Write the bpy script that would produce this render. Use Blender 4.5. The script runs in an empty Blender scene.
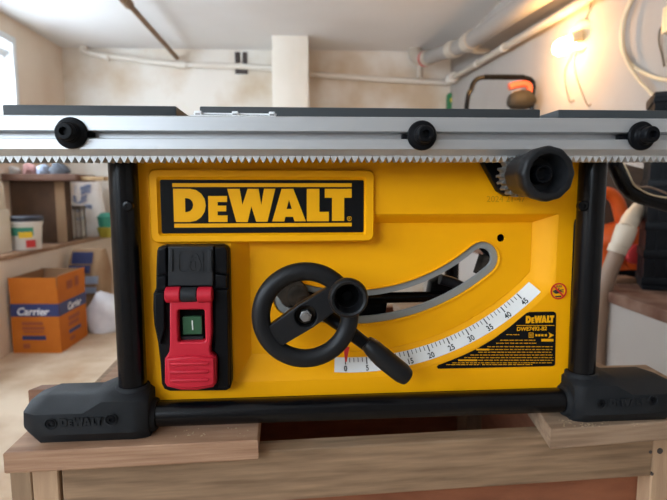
import bpy, bmesh, math, random
from mathutils import Vector, Matrix
from mathutils.geometry import tessellate_polygon
random.seed(7)
SC = bpy.context.scene
COL = SC.collection
R = math.radians
PI = math.pi

# ------------------------------------------------------------------ camera
F_PX, PITCH, CAM = 504.0, R(6.4), Vector((0.0, -0.5, 1.0))
cam = bpy.data.cameras.new('camera')
cam.sensor_fit = 'HORIZONTAL'; cam.sensor_width = 36.0
cam.lens = 36.0 * F_PX / 667.0
cam.clip_start = 0.02; cam.clip_end = 100
cam.dof.use_dof = True; cam.dof.focus_distance = 0.47; cam.dof.aperture_fstop = 9.0
camo = bpy.data.objects.new('camera', cam); COL.objects.link(camo)
camo.location = CAM; camo.rotation_euler = (R(90) - PITCH, 0, 0)
SC.camera = camo

# ------------------------------------------------------------------ world, lights, exposure
SC.view_settings.view_transform = 'Standard'
SC.view_settings.look = 'None'
SC.view_settings.gamma = 1.0
SC.view_settings.use_curve_mapping = False
SC.view_settings.exposure = 0.38
world = bpy.data.worlds.new('sky'); SC.world = world
world.use_nodes = True
bg = world.node_tree.nodes['Background']
bg.inputs[0].default_value = (0.74, 0.87, 1.0, 1); bg.inputs[1].default_value = 11.0


def area(name, loc, target, sx, sy, power, col):
    l = bpy.data.lights.new(name, 'AREA'); l.shape = 'RECTANGLE'; l.size = sx; l.size_y = sy
    l.energy = power; l.color = col
    o = bpy.data.objects.new(name, l); COL.objects.link(o); o.location = loc
    o.rotation_euler = (Vector(target) - Vector(loc)).to_track_quat('-Z', 'Y').to_euler()
    return o


# sampling portals (they give no light of their own) at the window and two added, unseen openings
for nm, loc, tgt, sx, sy in (('window_portal', (-2.50, 2.23, 1.72), (0, 2.23, 1.72), 2.9, 0.95), ('side_opening_portal', (-2.42, -1.16, 1.72), (0, -1.06, 1.72), 1.6, 0.95),
                             ('rear_opening_portal', (-1.5, -2.32, 1.70), (-1.5, 0, 1.70), 1.2, 0.95)):
    o = area(nm, loc, tgt, sx, sy, 1, (1, 1, 1)); o.data.cycles.is_portal = True


# ------------------------------------------------------------------ coordinate frames
def ray(x, y):
    u = (x - 333.5) / F_PX; v = (250 - y) / F_PX
    c, s = math.cos(PITCH), math.sin(PITCH)
    return Vector((u, c + v * s, -s + v * c))


class Frame:
    """An upright frame turned about the vertical through the world origin."""
    def __init__(self, deg):
        self.a = R(deg); self.m = Matrix.Rotation(self.a, 4, 'Z'); self.i = self.m.inverted()

    def hit(self, x, y, axis, val):
        o = self.i @ CAM; d = self.i.to_3x3() @ ray(x, y)
        return o + d * ((val - o[axis]) / d[axis])

    def at(self, x, y, yl): return self.hit(x, y, 1, yl)
    def atz(self, x, y, z): return self.hit(x, y, 2, z)
    def atx(self, x, y, X): return self.hit(x, y, 0, X)


SAW, BENCH, ROOM, WORLD = Frame(4.6), Frame(6.4), Frame(2.4), Frame(0)
ORG = {}


# ------------------------------------------------------------------ materials
def mat(name, col, rough=0.5, metal=0.0, col2=None, scale=20.0, stretch=(1, 1, 1), bump=0.0, bscale=None,
        spec=0.5, detail=4.0, lo=0.35, hi=0.65, emit=None, estr=0.0, alpha=1.0, trans=0.0):
    m = bpy.data.materials.new(name); m.use_nodes = True
    nt = m.node_tree; b = nt.nodes['Principled BSDF']
    b.inputs['Base Color'].default_value = (*col, 1)
    b.inputs['Roughness'].default_value = rough; b.inputs['Metallic'].default_value = metal
    b.inputs['Specular IOR Level'].default_value = spec
    b.inputs['Alpha'].default_value = alpha
    b.inputs['Transmission Weight'].default_value = trans
    if emit:
        b.inputs['Emission Color'].default_value = (*emit, 1); b.inputs['Emission Strength'].default_value = estr
    if col2 or bump:
        tc = nt.nodes.new('ShaderNodeTexCoord'); mp = nt.nodes.new('ShaderNodeMapping')
        mp.inputs['Scale'].default_value = stretch
        nt.links.new(tc.outputs['Object'], mp.inputs[0])
    if col2:
        n = nt.nodes.new('ShaderNodeTexNoise'); n.inputs['Scale'].default_value = scale
        n.inputs['Detail'].default_value = detail
        nt.links.new(mp.outputs[0], n.inputs[0])
        r = nt.nodes.new('ShaderNodeValToRGB')
        r.color_ramp.elements[0].position = lo; r.color_ramp.elements[1].position = hi
        r.color_ramp.elements[0].color = (*col, 1); r.color_ramp.elements[1].color = (*col2, 1)
        nt.links.new(n.outputs[0], r.inputs[0]); nt.links.new(r.outputs[0], b.inputs['Base Color'])
    if bump:
        n2 = nt.nodes.new('ShaderNodeTexNoise'); n2.inputs['Scale'].default_value = bscale or scale
        n2.inputs['Detail'].default_value = 3
        nt.links.new(mp.outputs[0], n2.inputs[0])
        bp = nt.nodes.new('ShaderNodeBump'); bp.inputs['Strength'].default_value = bump
        bp.inputs['Distance'].default_value = 0.002
        nt.links.new(n2.outputs[0], bp.inputs['Height']); nt.links.new(bp.outputs[0], b.inputs['Normal'])
    return m


M = {}
M['yellow'] = mat('yellow_paint', (0.92, 0.40, 0.0003), 0.5, spec=0.18, bump=0.05, bscale=500)
M['yellow_ink'] = mat('yellow_ink', (0.88, 0.41, 0.001), 0.55, spec=0.2)
M['label_black'] = mat('label_black', (0.006, 0.006, 0.0065), 0.5, spec=0.1)
M['black_tube'] = mat('black_powder_coat', (0.0025, 0.0027, 0.0035), 0.24, spec=0.26, bump=0.05, bscale=900)
M['black_plastic'] = mat('black_plastic', (0.0045, 0.0048, 0.006), 0.42, spec=0.10)
M['dark_plastic'] = mat('charcoal_plastic', (0.020, 0.021, 0.023), 0.5, bump=0.1, bscale=900, spec=0.2)
M['foot_rubber'] = mat('foot_rubber', (0.013, 0.0138, 0.0152), 0.6, spec=0.12, col2=(0.017, 0.018, 0.0195), scale=25, bump=0.15, bscale=900)
M['knob_plastic'] = mat('knob_plastic', (0.009, 0.0094, 0.0105), 0.42, bump=0.08, bscale=900, spec=0.22)
M['void'] = mat('hollow_shade_black', (0.002, 0.002, 0.002), 0.7, spec=0.05)  # near-black with the shade of hollows put into the colour
M['red'] = mat('red_plastic', (0.47, 0.010, 0.026), 0.5, spec=0.3)
M['green'] = mat('green_button', (0.028, 0.085, 0.04), 0.5, spec=0.2)
M['white_ink'] = mat('white_ink', (0.75, 0.8, 0.75), 0.5)
M['alu'] = mat('anodised_aluminium', (0.52, 0.53, 0.54), 0.46, 0.75, col2=(0.54, 0.55, 0.56), scale=6, stretch=(0.5, 40, 40))
M['rack'] = mat('cast_rack', (0.50, 0.50, 0.49), 0.5, 0.4)
M['table_grey'] = mat('grey_table_coating', (0.040, 0.044, 0.046), 0.55, spec=0.25, bump=0.05, bscale=600)
M['slot_steel'] = mat('zinc_steel', (0.27, 0.28, 0.27), 0.5, 0.3)
M['dark_steel'] = mat('oily_steel', (0.014, 0.011, 0.008), 0.7, 0.0, spec=0.12, col2=(0.050, 0.036, 0.025), scale=70)
M['gear_steel'] = mat('gear_steel', (0.13, 0.125, 0.115), 0.45, 0.4)
M['bolt'] = mat('bolt_steel', (0.30, 0.30, 0.30), 0.35, 0.8)
M['scale_white'] = mat('scale_white', (0.74, 0.74, 0.72), 0.55)
M['ink'] = mat('black_ink', (0.02, 0.02, 0.02), 0.6)
M['sign_red'] = mat('sign_red', (0.62, 0.02, 0.01), 0.5)
M['pointer'] = mat('pointer_red', (0.60, 0.02, 0.02), 0.4)
M['clear'] = mat('clear_plastic', (0.92, 0.93, 0.93), 0.3, trans=0.15)
M['stamp'] = mat('stamped_ink', (0.60, 0.27, 0.002), 0.6, spec=0.2)


def wood(name, c1, c2, st, sc=6.0, rough=0.7):
    return mat(name, c1, rough, col2=c2, scale=sc, stretch=st, bump=0.25, bscale=60, detail=8, lo=0.3, hi=0.7)


M['sawdust'] = mat('sawdust', (0.50, 0.36, 0.22), 0.9)
M['plank_tan'] = wood('tan_plank', (0.25, 0.125, 0.066), (0.42, 0.245, 0.145), (2, 14, 40))
M['plank_grey'] = wood('weathered_plank', (0.22, 0.135, 0.08), (0.37, 0.245, 0.155), (2, 14, 30))
M['plank_red'] = wood('reddish_plank', (0.17, 0.075, 0.04), (0.25, 0.12, 0.065), (2, 14, 40))
M['beam'] = wood('brown_beam', (0.17, 0.10, 0.052), (0.33, 0.205, 0.115), (2, 20, 26))
M['post_light'] = wood('pale_post', (0.36, 0.215, 0.125), (0.47, 0.305, 0.18), (20, 20, 2))
M['post_dark'] = wood('brown_post', (0.20, 0.12, 0.065), (0.29, 0.185, 0.105), (20, 20, 2))
M['ply'] = wood('reddish_plywood', (0.20, 0.062, 0.025), (0.29, 0.098, 0.042), (3, 3, 9))
M['plaster'] = mat('stained_plaster', (0.60, 0.47, 0.33), 0.9, col2=(0.80, 0.75, 0.68), scale=1.7, detail=7, lo=0.34, hi=0.56, bump=0.2, bscale=30)
M['plaster_left'] = mat('peach_plaster', (0.66, 0.50, 0.37), 0.9, col2=(0.76, 0.64, 0.52), scale=1.4, detail=6, bump=0.2, bscale=30)
M['plaster_white'] = mat('grey_plaster', (0.37, 0.33, 0.295), 0.9, col2=(0.42, 0.385, 0.35), scale=1.4, detail=5, bump=0.2, bscale=30)
M['ceiling'] = mat('ceiling_paint', (0.76, 0.74, 0.72), 0.9, col2=(0.82, 0.81, 0.80), scale=1.0, detail=5, bump=0.15, bscale=25)
M['pillar'] = mat('cream_paint', (0.82, 0.76, 0.66), 0.85, col2=(0.86, 0.81, 0.73), scale=3, bump=0.15, bscale=30)
M['floor'] = mat('dusty_floor', (0.40, 0.25, 0.14), 0.75, col2=(0.68, 0.56, 0.42), scale=2.6, detail=9, lo=0.35, hi=0.65, bump=0.2, bscale=40)
M['ledge_top'] = mat('ledge_tiles', (0.27, 0.155, 0.095), 0.8, col2=(0.38, 0.24, 0.15), scale=9, bump=0.2)
M['ledge_face'] = mat('ledge_plaster', (0.64, 0.53, 0.42), 0.9, col2=(0.70, 0.60, 0.50), scale=2, bump=0.2, bscale=30)
M['pvc'] = mat('cream_pvc', (0.50, 0.44, 0.36), 0.45)
M['pvc_white'] = mat('white_pvc', (0.74, 0.68, 0.60), 0.45)
M['pvc_grey'] = mat('grey_pvc', (0.30, 0.275, 0.25), 0.5)
M['brown_pipe'] = mat('rusty_pipe', (0.16, 0.085, 0.04), 0.6, col2=(0.25, 0.15, 0.08), scale=15)
M['window_white'] = mat('window_aluminium', (0.75, 0.77, 0.78), 0.4)
M['cardboard'] = mat('shaded_cardboard', (0.065, 0.032, 0.016), 0.85, col2=(0.085, 0.042, 0.021), scale=12)  # box brown, darkened to hold the shadow of the board above
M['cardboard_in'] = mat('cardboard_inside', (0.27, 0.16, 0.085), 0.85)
M['orange_card'] = mat('orange_cardboard', (0.47, 0.130, 0.014), 0.75, spec=0.2, col2=(0.52, 0.15, 0.017), scale=8)
M['orange_dark'] = mat('dark_orange_print', (0.30, 0.07, 0.02), 0.7)
M['navy'] = mat('navy_print', (0.025, 0.035, 0.13), 0.6)
M['paper_white'] = mat('white_print', (0.75, 0.76, 0.80), 0.6)
M['kraft'] = mat('kraft_paper', (0.25, 0.145, 0.075), 0.85, col2=(0.30, 0.185, 0.10), scale=10, bump=0.5, bscale=25)
M['bag_white'] = mat('white_plastic_bag', (0.62, 0.62, 0.66), 0.45, col2=(0.72, 0.72, 0.75), scale=14, bump=0.8, bscale=30)
M['sack'] = mat('sack_weave', (0.66, 0.58, 0.52), 0.7, col2=(0.72, 0.66, 0.62), scale=9, bump=0.7, bscale=25)
M['sack_blue'] = mat('sack_blue_print', (0.20, 0.27, 0.48), 0.7, col2=(0.45, 0.48, 0.58), scale=22)
M['bucket'] = mat('bucket_white', (0.70, 0.66, 0.60), 0.45)
M['bucket_lid'] = mat('lid_navy', (0.02, 0.022, 0.035), 0.45)
M['yellow_print'] = mat('yellow_print', (0.75, 0.48, 0.02), 0.6)
M['red_print'] = mat('red_print', (0.5, 0.03, 0.03), 0.6)
M['green_print'] = mat('green_print', (0.04, 0.25, 0.16), 0.6)
M['carton_white'] = mat('pale_carton', (0.66, 0.58, 0.46), 0.8, col2=(0.70, 0.62, 0.52), scale=12)
M['shelf_wood'] = wood('shelf_brown', (0.10, 0.045, 0.028), (0.16, 0.075, 0.045), (3, 20, 20))
M['shelf_tan'] = wood('shelf_tan', (0.33, 0.20, 0.09), (0.42, 0.27, 0.13), (3, 20, 20))
M['glass'] = mat('lantern_glass', (0.7, 0.68, 0.6), 0.15, alpha=0.3)
M['pane'] = mat('window_glass', (0.9, 0.95, 1.0), 0.05, trans=1.0, alpha=0.25)
M['lantern'] = mat('lantern_metal', (0.17, 0.14, 0.11), 0.5, 0.3)
M['green_bottle'] = mat('green_plastic', (0.02, 0.20, 0.07), 0.4)
M['teal'] = mat('teal_plastic', (0.04, 0.28, 0.20), 0.5)
M['olive'] = mat('olive_plastic', (0.35, 0.30, 0.03), 0.5)
M['grey_cloth'] = mat('grey_cloth', (0.10, 0.11, 0.13), 0.8, bump=0.6, bscale=40)
M['pale_grey'] = mat('pale_grey_cloth', (0.40, 0.37, 0.34), 0.8, col2=(0.5, 0.46, 0.42), scale=20, bump=0.6, bscale=40)
M['pink_cloth'] = mat('pink_cloth', (0.40, 0.20, 0.18), 0.8, bump=0.5, bscale=40)
M['blue_bag'] = mat('pale_blue_plastic', (0.38, 0.45, 0.58), 0.5, bump=0.6, bscale=40)
M['orange_tool'] = mat('orange_plastic', (0.74, 0.105, 0.012), 0.4)
M['hose_white'] = mat('hose_ivory', (0.62, 0.52, 0.40), 0.5)
M['hose_brown'] = mat('hose_brown', (0.30, 0.20, 0.14), 0.55)
M['crate'] = mat('black_crate', (0.006, 0.007, 0.009), 0.5, spec=0.15)
M['dark_card'] = mat('dark_cardboard', (0.09, 0.055, 0.035), 0.85)
M['cable'] = mat('cream_cable', (0.72, 0.58, 0.38), 0.5)
M['wire'] = mat('grey_wire', (0.16, 0.12, 0.08), 0.5)
M['lamp_cream'] = mat('cream_lampholder', (0.70, 0.58, 0.36), 0.5)
M['bulb'] = mat('bulb_glow', (1, 0.8, 0.5), 0.4, emit=(1.0, 0.76, 0.42), estr=22)
M['socket'] = mat('dark_socket', (0.05, 0.035, 0.03), 0.5)
M['mower_grey'] = mat('grey_olive_plastic', (0.045, 0.038, 0.028), 0.6, spec=0.2)
M['mower_red'] = mat('coral_lever', (0.74, 0.13, 0.06), 0.4)
M['brick'] = mat('brick_edge', (0.12, 0.055, 0.036), 0.9, spec=0.2, col2=(0.23, 0.14, 0.10), scale=14)
M['green_bag_spot'] = mat('yellow_spot', (0.7, 0.55, 0.05), 0.5)


# ------------------------------------------------------------------ mesh helpers
def new(): return bmesh.new()


def loft(bm, rings, cap0=True, cap1=True):
    vs = [[bm.verts.new(p) for p in r] for r in rings]
    n = len(rings[0])
    for a, b in zip(vs, vs[1:]):
        for i in range(n):
            j = (i + 1) % n
            try: bm.faces.new((a[i], a[j], b[j], b[i]))
            except ValueError: pass
    if cap0: bm.faces.new(list(reversed(vs[0])))
    if cap1: bm.faces.new(vs[-1])
    return bm


def box(bm, lo, hi, bev=0.0, seg=2):
    b2 = bmesh.new()
    bmesh.ops.create_cube(b2, size=1)
    lo, hi = Vector(lo), Vector(hi)
    for v in b2.verts:
        v.co = Vector([(lo[i] + hi[i]) / 2 + v.co[i] * (hi[i] - lo[i]) for i in range(3)])
    if bev: bmesh.ops.bevel(b2, geom=b2.edges[:], offset=bev, segments=seg, affect='EDGES', profile=0.5)
    return merge(bm, b2)


def merge(bm, b2, fn=None):
    mp = {}
    for v in b2.verts: mp[v] = bm.verts.new(fn(v.co) if fn else v.co)
    for f in b2.faces:
        try: bm.faces.new([mp[v] for v in f.verts])
        except ValueError: pass
    b2.free()
    return bm


def basis(d):
    d = Vector(d).normalized()
    u = d.cross(Vector((0, 0, 1)))
    if u.length < 0.1: u = d.cross(Vector((0, 1, 0)))
    u.normalize(); v = u.cross(d).normalized()
    return u, v


def cyl(bm, p0, p1, r0, r1=None, n=24):
    p0, p1 = Vector(p0), Vector(p1); r1 = r0 if r1 is None else r1
    u, v = basis(p1 - p0)
    rg = lambda p, r: [p + (u * math.cos(2 * PI * k / n) + v * math.sin(2 * PI * k / n)) * r for k in range(n)]
    return loft(bm, [rg(p0, r0), rg(p1, r1)])


def lathe(bm, c, axis, prof, n=32, lobes=0, lobe_amp=0.0, caps=(True, True)):
    """prof: (distance along axis, radius); lobes scallop the rim."""
    c = Vector(c); a = Vector(axis).normalized(); u, v = basis(a)
    rings = []
    for t, r in prof:
        rg = []
        for k in range(n):
            q = 2 * PI * k / n
            rr = max(r, 1e-4) * (1 + lobe_amp * math.cos(lobes * q) if lobes and r > 0.0165 else 1)
            rg.append(c + a * t + (u * math.cos(q) + v * math.sin(q)) * rr)
        rings.append(rg)
    return loft(bm, rings, *caps)


def smooth_path(pts, sub=6):
    pts = [Vector(p) for p in pts]; out = []
    for i in range(len(pts) - 1):
        p0 = pts[max(i - 1, 0)]; p1 = pts[i]; p2 = pts[i + 1]; p3 = pts[min(i + 2, len(pts) - 1)]
        for k in range(sub):
            t = k / sub
            out.append(0.5 * ((2 * p1) + (p2 - p0) * t + (2 * p0 - 5 * p1 + 4 * p2 - p3) * t * t + (3 * p1 - p0 - 3 * p2 + p3) * t ** 3))
    out.append(pts[-1]); return out


def tube(bm, pts, r, n=14, flat=1.0, sub=6):
    """r: one radius or one per given point; flat squashes the section along the second axis."""
    m = len(pts)
    rs = [r] * m if not hasattr(r, '__len__') else list(r)
    P = smooth_path(pts, sub) if sub > 1 else [Vector(p) for p in pts]
    s = max(sub, 1)
    u = None; rings = []
    for i, p in enumerate(P):
        d = (P[min(i + 1, len(P) - 1)] - P[max(i - 1, 0)]).normalized()
        if u is None: u, v = basis(d)
        else:
            u = (u - d * u.dot(d)).normalized(); v = u.cross(d).normalized()
        k = i / s; a = int(min(k, m - 1)); f = k - a
        rr = rs[a] * (1 - f) + rs[min(a + 1, m - 1)] * f
        rings.append([p + (u * math.cos(2 * PI * j / n) + v * math.sin(2 * PI * j / n) * flat) * rr for j in range(n)])
    return loft(bm, rings)


def rrect(x0, x1, z0, z1, r, n=5):
    pts = []
    for cx, cz, a0 in ((x1 - r, z1 - r, 0), (x0 + r, z1 - r, 90), (x0 + r, z0 + r, 180), (x1 - r, z0 + r, 270)):
        for k in range(n + 1):
            a = R(a0 + 90 * k / n); pts.append((cx + r * math.cos(a), cz + r * math.sin(a)))
    return pts


def ring_y(pts, y): return [Vector((p[0], y, p[1])) for p in pts]


def slab(bm, outlines, y_front, thick, bevel=0.0, fn=None, seg=1):
    """A plate in the XZ plane with real thickness; later outlines are holes."""
    cu = bpy.data.curves.new('slab', 'CURVE'); cu.dimensions = '2D'; cu.fill_mode = 'BOTH'
    cu.extrude = max(thick / 2 - bevel, 1e-5)
    if bevel: cu.bevel_depth = bevel; cu.bevel_resolution = seg; cu.offset = -bevel
    for ol in outlines:
        s = cu.splines.new('POLY'); s.points.add(len(ol) - 1); s.use_cyclic_u = True
        for p, q in zip(s.points, ol): p.co = (q[0], q[1], 0, 1)
    return curve_into(bm, cu, lambda c: Vector((c.x, y_front + thick / 2 - c.z, c.y)), fn)


def curve_into(bm, cu, mp, fn=None):
    o = bpy.data.objects.new('tmp', cu); COL.objects.link(o)
    dg = bpy.context.evaluated_depsgraph_get(); dg.update()
    me = bpy.data.meshes.new_from_object(o.evaluated_get(dg))
    b2 = bmesh.new(); b2.from_mesh(me)
    merge(bm, b2, (lambda c: fn(mp(c))) if fn else mp)
    bpy.data.objects.remove(o); bpy.data.curves.remove(cu); bpy.data.meshes.remove(me)
    return bm


def text(bm, s, size, mp, bold=0.0, thick=0.0003, shear=0.0, align='CENTER', spacing=1.0):
    """mp maps (u, v, w) of the lettering to a point; w is height towards the reader."""
    cu = bpy.data.curves.new('t', 'FONT'); cu.body = s; cu.size = size; cu.extrude = thick / 2
    cu.align_x = align; cu.align_y = 'CENTER'; cu.offset = bold; cu.shear = shear; cu.space_character = spacing
    cu.resolution_u = 3
    return curve_into(bm, cu, mp)


def grid_sheet(bm, fn, nu, nv):
    vs = [[bm.verts.new(fn(i / nu, j / nv)) for j in range(nv + 1)] for i in range(nu + 1)]
    for i in range(nu):
        for j in range(nv): bm.faces.new((vs[i][j], vs[i + 1][j], vs[i + 1][j + 1], vs[i][j + 1]))
    return bm


# ------------------------------------------------------------------ object helpers
def mesh_obj(name, bm, m, ang=35):
    bmesh.ops.recalc_face_normals(bm, faces=bm.faces[:])
    xs = [v.co for v in bm.verts]
    c = Vector([(min(p[i] for p in xs) + max(p[i] for p in xs)) / 2 for i in range(3)])
    for v in bm.verts: v.co -= c
    me = bpy.data.meshes.new(name); bm.to_mesh(me); bm.free()
    for p in me.polygons: p.use_smooth = True
    me.set_sharp_from_angle(angle=R(ang))
    me.materials.append(M[m])
    o = bpy.data.objects.new(name, me); COL.objects.link(o)
    ORG[o] = c
    return o


def tag(o, label=None, cat=None, group=None, kind=None):
    if label: o['label'] = label
    if cat: o['category'] = cat
    if group: o['group'] = group
    if kind: o['kind'] = kind
    return o


def thing(fr, name, base, label, cat, group=None):
    o = bpy.data.objects.new(name, None); COL.objects.link(o)
    o.empty_display_size = 0.05
    base = Vector(base); ORG[o] = base
    o.location = fr.m @ base; o.rotation_euler = (0, 0, fr.a)
    return tag(o, label, cat, group)


def part(name, bm, m, parent, label=None, ang=35):
    o = mesh_obj(name, bm, m, ang)
    o.parent = parent; o.location = ORG[o] - ORG[parent]
    if label: o['label'] = label
    return o


def solo(fr, name, bm, m, label=None, cat=None, group=None, kind=None, ang=35):
    o = mesh_obj(name, bm, m, ang)
    o.location = fr.m @ ORG[o]; o.rotation_euler = (0, 0, fr.a)
    return tag(o, label, cat, group, kind)


# ================================================================== THE ROOM
XL, XR, YB, ZC = -2.31, 1.30, 4.40, 2.33
bm = box(new(), (XL - 0.15, -2.2, -0.1), (XR + 0.15, YB + 0.15, 0.0)); solo(ROOM, 'floor', bm, 'floor', kind='structure')
bm = box(new(), (XL - 0.15, -2.2, ZC), (XR + 0.15, YB + 0.15, ZC + 0.12)); solo(ROOM, 'ceiling', bm, 'ceiling', kind='structure')
bm = box(new(), (XL - 0.15, YB, 0), (XR + 0.15, YB + 0.15, ZC)); solo(ROOM, 'wall_back', bm, 'plaster', kind='structure')
bm = box(new(), (XR, -2.2, 0), (XR + 0.15, YB, ZC)); solo(ROOM, 'wall_right', bm, 'plaster_white', kind='structure')
WY0, WY1, WZ0, WZ1 = 0.85, 3.64, 1.25, 2.19
bm = new()
box(bm, (XL - 0.15, -0.45, 0), (XL, WY0, ZC)); box(bm, (XL - 0.15, WY1, 0), (XL, YB, ZC)); box(bm, (XL - 0.15, -2.2, WZ1), (XL, -0.45, ZC)); box(bm, (XL - 0.15, -2.2, 0), (XL, -0.45, WZ0)); box(bm, (XL - 0.15, -2.2, WZ0), (XL, -1.95, WZ1))  # unseen opening added here to bring sky light from the left
box(bm, (XL - 0.15, WY0, 0), (XL, WY1, WZ0)); box(bm, (XL - 0.15, WY0, WZ1), (XL, WY1, ZC))
solo(ROOM, 'wall_left', bm, 'plaster_left', kind='structure')
bm = new(); box(bm, (-0.9, -2.3, 0), (XR + .15, -2.2, ZC)); box(bm, (XL - .15, -2.3, 0), (-2.1, -2.2, ZC)); box(bm, (-2.1, -2.3, 2.15), (-0.9, -2.2, ZC)); box(bm, (-2.1, -2.3, 0), (-0.9, -2.2, 1.25))  # high opening added behind the camera to brighten the saw
solo(ROOM, 'wall_front', bm, 'plaster_white', kind='structure')
# window with a tilted-out sash
win = thing(ROOM, 'window_1', (XL - 0.05, (WY0 + WY1) / 2, WZ0), None, None); win['kind'] = 'structure'
bm = new(); fw = 0.05
for lo, hi in (((WY0, WZ0), (WY0 + fw, WZ1)), ((WY1 - fw, WZ0), (WY1, WZ1)), ((WY0 + fw, WZ0), (WY1 - fw, WZ0 + fw)),
               ((WY0 + fw, WZ1 - fw), (WY1 - fw, WZ1)), ((2.22, WZ0 + fw), (2.26, WZ1 - fw))):
    box(bm, (XL - 0.10, lo[0], lo[1]), (XL + 0.012, hi[0], hi[1]), 0.004)
part('window_frame', bm, 'window_white', win)
for y0, y1 in ((WY0 + fw, 2.22), (2.26, WY1 - fw)):
    bm = new()
    top, bot = Vector((XL - 0.05, 0, WZ1 - fw - 0.10)), Vector((XL - 0.30, 0, WZ0 + 0.12))
    for a, b in (((y0 + .02), (y0 + .055)), ((y1 - .055), (y1 - .02))):
        loft(bm, [[top + Vector((dx, yy, 0)) for dx, yy in ((-.015, a), (.015, a), (.015, b), (-.015, b))],
                  [bot + Vector((dx, yy, 0)) for dx, yy in ((-.015, a), (.015, a), (.015, b), (-.015, b))]])
    for q in (top, bot): box(bm, q + Vector((-.02, y0 + .02, -.02)), q + Vector((.02, y1 - .02, .02)))
    sash = part('sash', bm, 'window_white', win)
    bm = new()
    loft(bm, [[top + Vector((d, yy, 0)) for d, yy in ((-.003, y0 + .05), (.003, y0 + .05), (.003, y1 - .05), (-.003, y1 - .05))],
              [bot + Vector((d, yy, 0)) for d, yy in ((-.003, y0 + .05), (.003, y0 + .05), (.003, y1 - .05), (-.003, y1 - .05))]])
    part('pane', bm, 'pane', sash)
    bm = box(new(), (XL - 0.07, y0, WZ1 - fw - 0.09), (XL - 0.03, y1, WZ1 - fw - 0.05)); part('transom_bar', bm, 'window_white', win)

# pillar against the back wall
PY = 3.95
a = ROOM.at(272, 60, PY); b = ROOM.at(308.5, 60, PY)
bm = box(new(), (a.x, PY, 0), (b.x, YB, ZC), 0.006); solo(ROOM, 'trim_1', bm, 'pillar', 'cream painted square pillar in front of the back wall', kind='structure')

# ledges along both long walls
LZ, LX = 0.62, -1.93
bm = box(new(), (XL, 0.2, 0), (LX, YB, LZ - 0.03)); solo(ROOM, 'trim_2', bm, 'ledge_face', 'plastered ledge along the left wall', kind='structure')
bm = box(new(), (XL, 0.2, LZ - 0.03), (LX + 0.01, YB, LZ), 0.006); solo(ROOM, 'trim_3', bm, 'ledge_top', 'brown top of the left ledge', kind='structure')
RZ, RX = 0.70, 0.90
bm = box(new(), (RX, -0.4, 0), (XR, 3.6, RZ - 0.035)); solo(ROOM, 'trim_4', bm, 'plaster_white', 'whitewashed ledge along the right wall', kind='structure')
bm = box(new(), (RX - 0.01, -0.4, RZ - 0.035), (XR, 3.6, RZ), 0.006); solo(ROOM, 'trim_5', bm, 'brick', 'brick red top of the right ledge', kind='structure')

# pipes on the back wall and the ceiling
bm = new(); y = YB - 0.037
pts = [ROOM.at(84, 50, y), ROOM.at(94, 54, y), ROOM.at(130, 59, y), ROOM.at(180, 64.5, y), ROOM.at(235, 66, y), ROOM.at(275, 69, y),
       ROOM.at(310, 74, y), ROOM.at(370, 78.5, y), ROOM.at(447, 83, y)]
wp = thing(ROOM, 'water_pipe', ROOM.at(265, 68, y), 'long cream pipe sloping across the back wall behind the pillar', 'pipe')
part('pipe', tube(new(), [pts[0] + Vector((0, 0, .05))] + pts, 0.026, 12, sub=5), 'pvc_white', wp)
bm = cyl(new(), pts[0] + Vector((0, 0, 0.08)), pts[0] + Vector((0, 0, -0.02)), 0.038, n=16); part('elbow', bm, 'pvc_white', wp)
bm = cyl(new(), pts[1] + Vector((.06, 0, -.012)), pts[1] + Vector((.14, 0, -.03)), 0.036, n=16); part('coupling', bm, 'pvc_white', wp)
bm = cyl(new(), pts[3] + Vector((-.03, 0, 0.0)), pts[3] + Vector((.06, 0, -.005)), 0.038, n=16); part('tee_joint', bm, 'pvc_white', wp)
p0 = ROOM.at(177, 58, YB - 0.05); p1 = ROOM.atz(126, 1, p0.z); p2 = p1 + (p1 - p0) * 0.25
rp = thing(ROOM, 'ceiling_pipe', p0, 'thin rusty brown pipe running under the ceiling towards the back wall', 'pipe')
part('pipe', tube(new(), [p0, p1, p2], 0.020, 12, sub=1), 'brown_pipe', rp)
dd = (p1 - p0).normalized()
part('coupling', cyl(new(), p1 - dd * 0.06, p1 + dd * 0.05, 0.032), 'brown_pipe', rp)
a = ROOM.at(236, 52, YB); b = ROOM.at(247, 72, YB)
jb = thing(ROOM, 'pipe_bracket', ((a.x + b.x) / 2, YB - .02, b.z), 'dark clamp bracket holding the cream pipe left of the pillar', 'bracket')
w = (b.x - a.x)
for k in (0, 1):
    x = a.x - .01 + k * (w - .03); bm = box(new(), (x, YB - 0.008, b.z + .02), (x + .045, YB - .001, a.z), 0.002); part('clamp_arm', bm, 'socket', jb)
bm = box(new(), (a.x - .01, YB - 0.008, b.z - .02), (b.x + .01, YB - .001, b.z + .03), 0.002); part('clamp_plate', bm, 'socket', jb)

# big drain pipe running along the right side under the ceiling
q0 = ROOM.at(424, 59, 4.15); qm = ROOM.at(463, 46, 3.35); q1 = ROOM.at(531, 1, 2.25)
dq = (qm - q0).normalized(); de = (q1 - qm).normalized()
dp = thing(ROOM, 'drain_pipe', q0, 'thick grey drain pipe running under the ceiling on the right', 'pipe')
part('pipe', tube(new(), [q0, q0 + (qm - q0) * .5, qm - dq * .1, qm + de * .1, qm + (q1 - qm) * .5, q1, q1 + de * 1.2], 0.056, 24), 'pvc_grey', dp)
part('elbow', tube(new(), [q0 + dq * .06, q0 - dq * .06, q0 - dq * .14 + Vector((-.02, 0, .05)), q0 - dq * .17 + Vector((-.03, 0, .16))], 0.062, 18), 'pvc', dp)
part('coupling', cyl(new(), q0, q0 + dq * .13, 0.067, n=24), 'pvc', dp)
part('coupling', cyl(new(), qm - dq * .22, qm - dq * .10, 0.067, n=24), 'pvc', dp)
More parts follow.
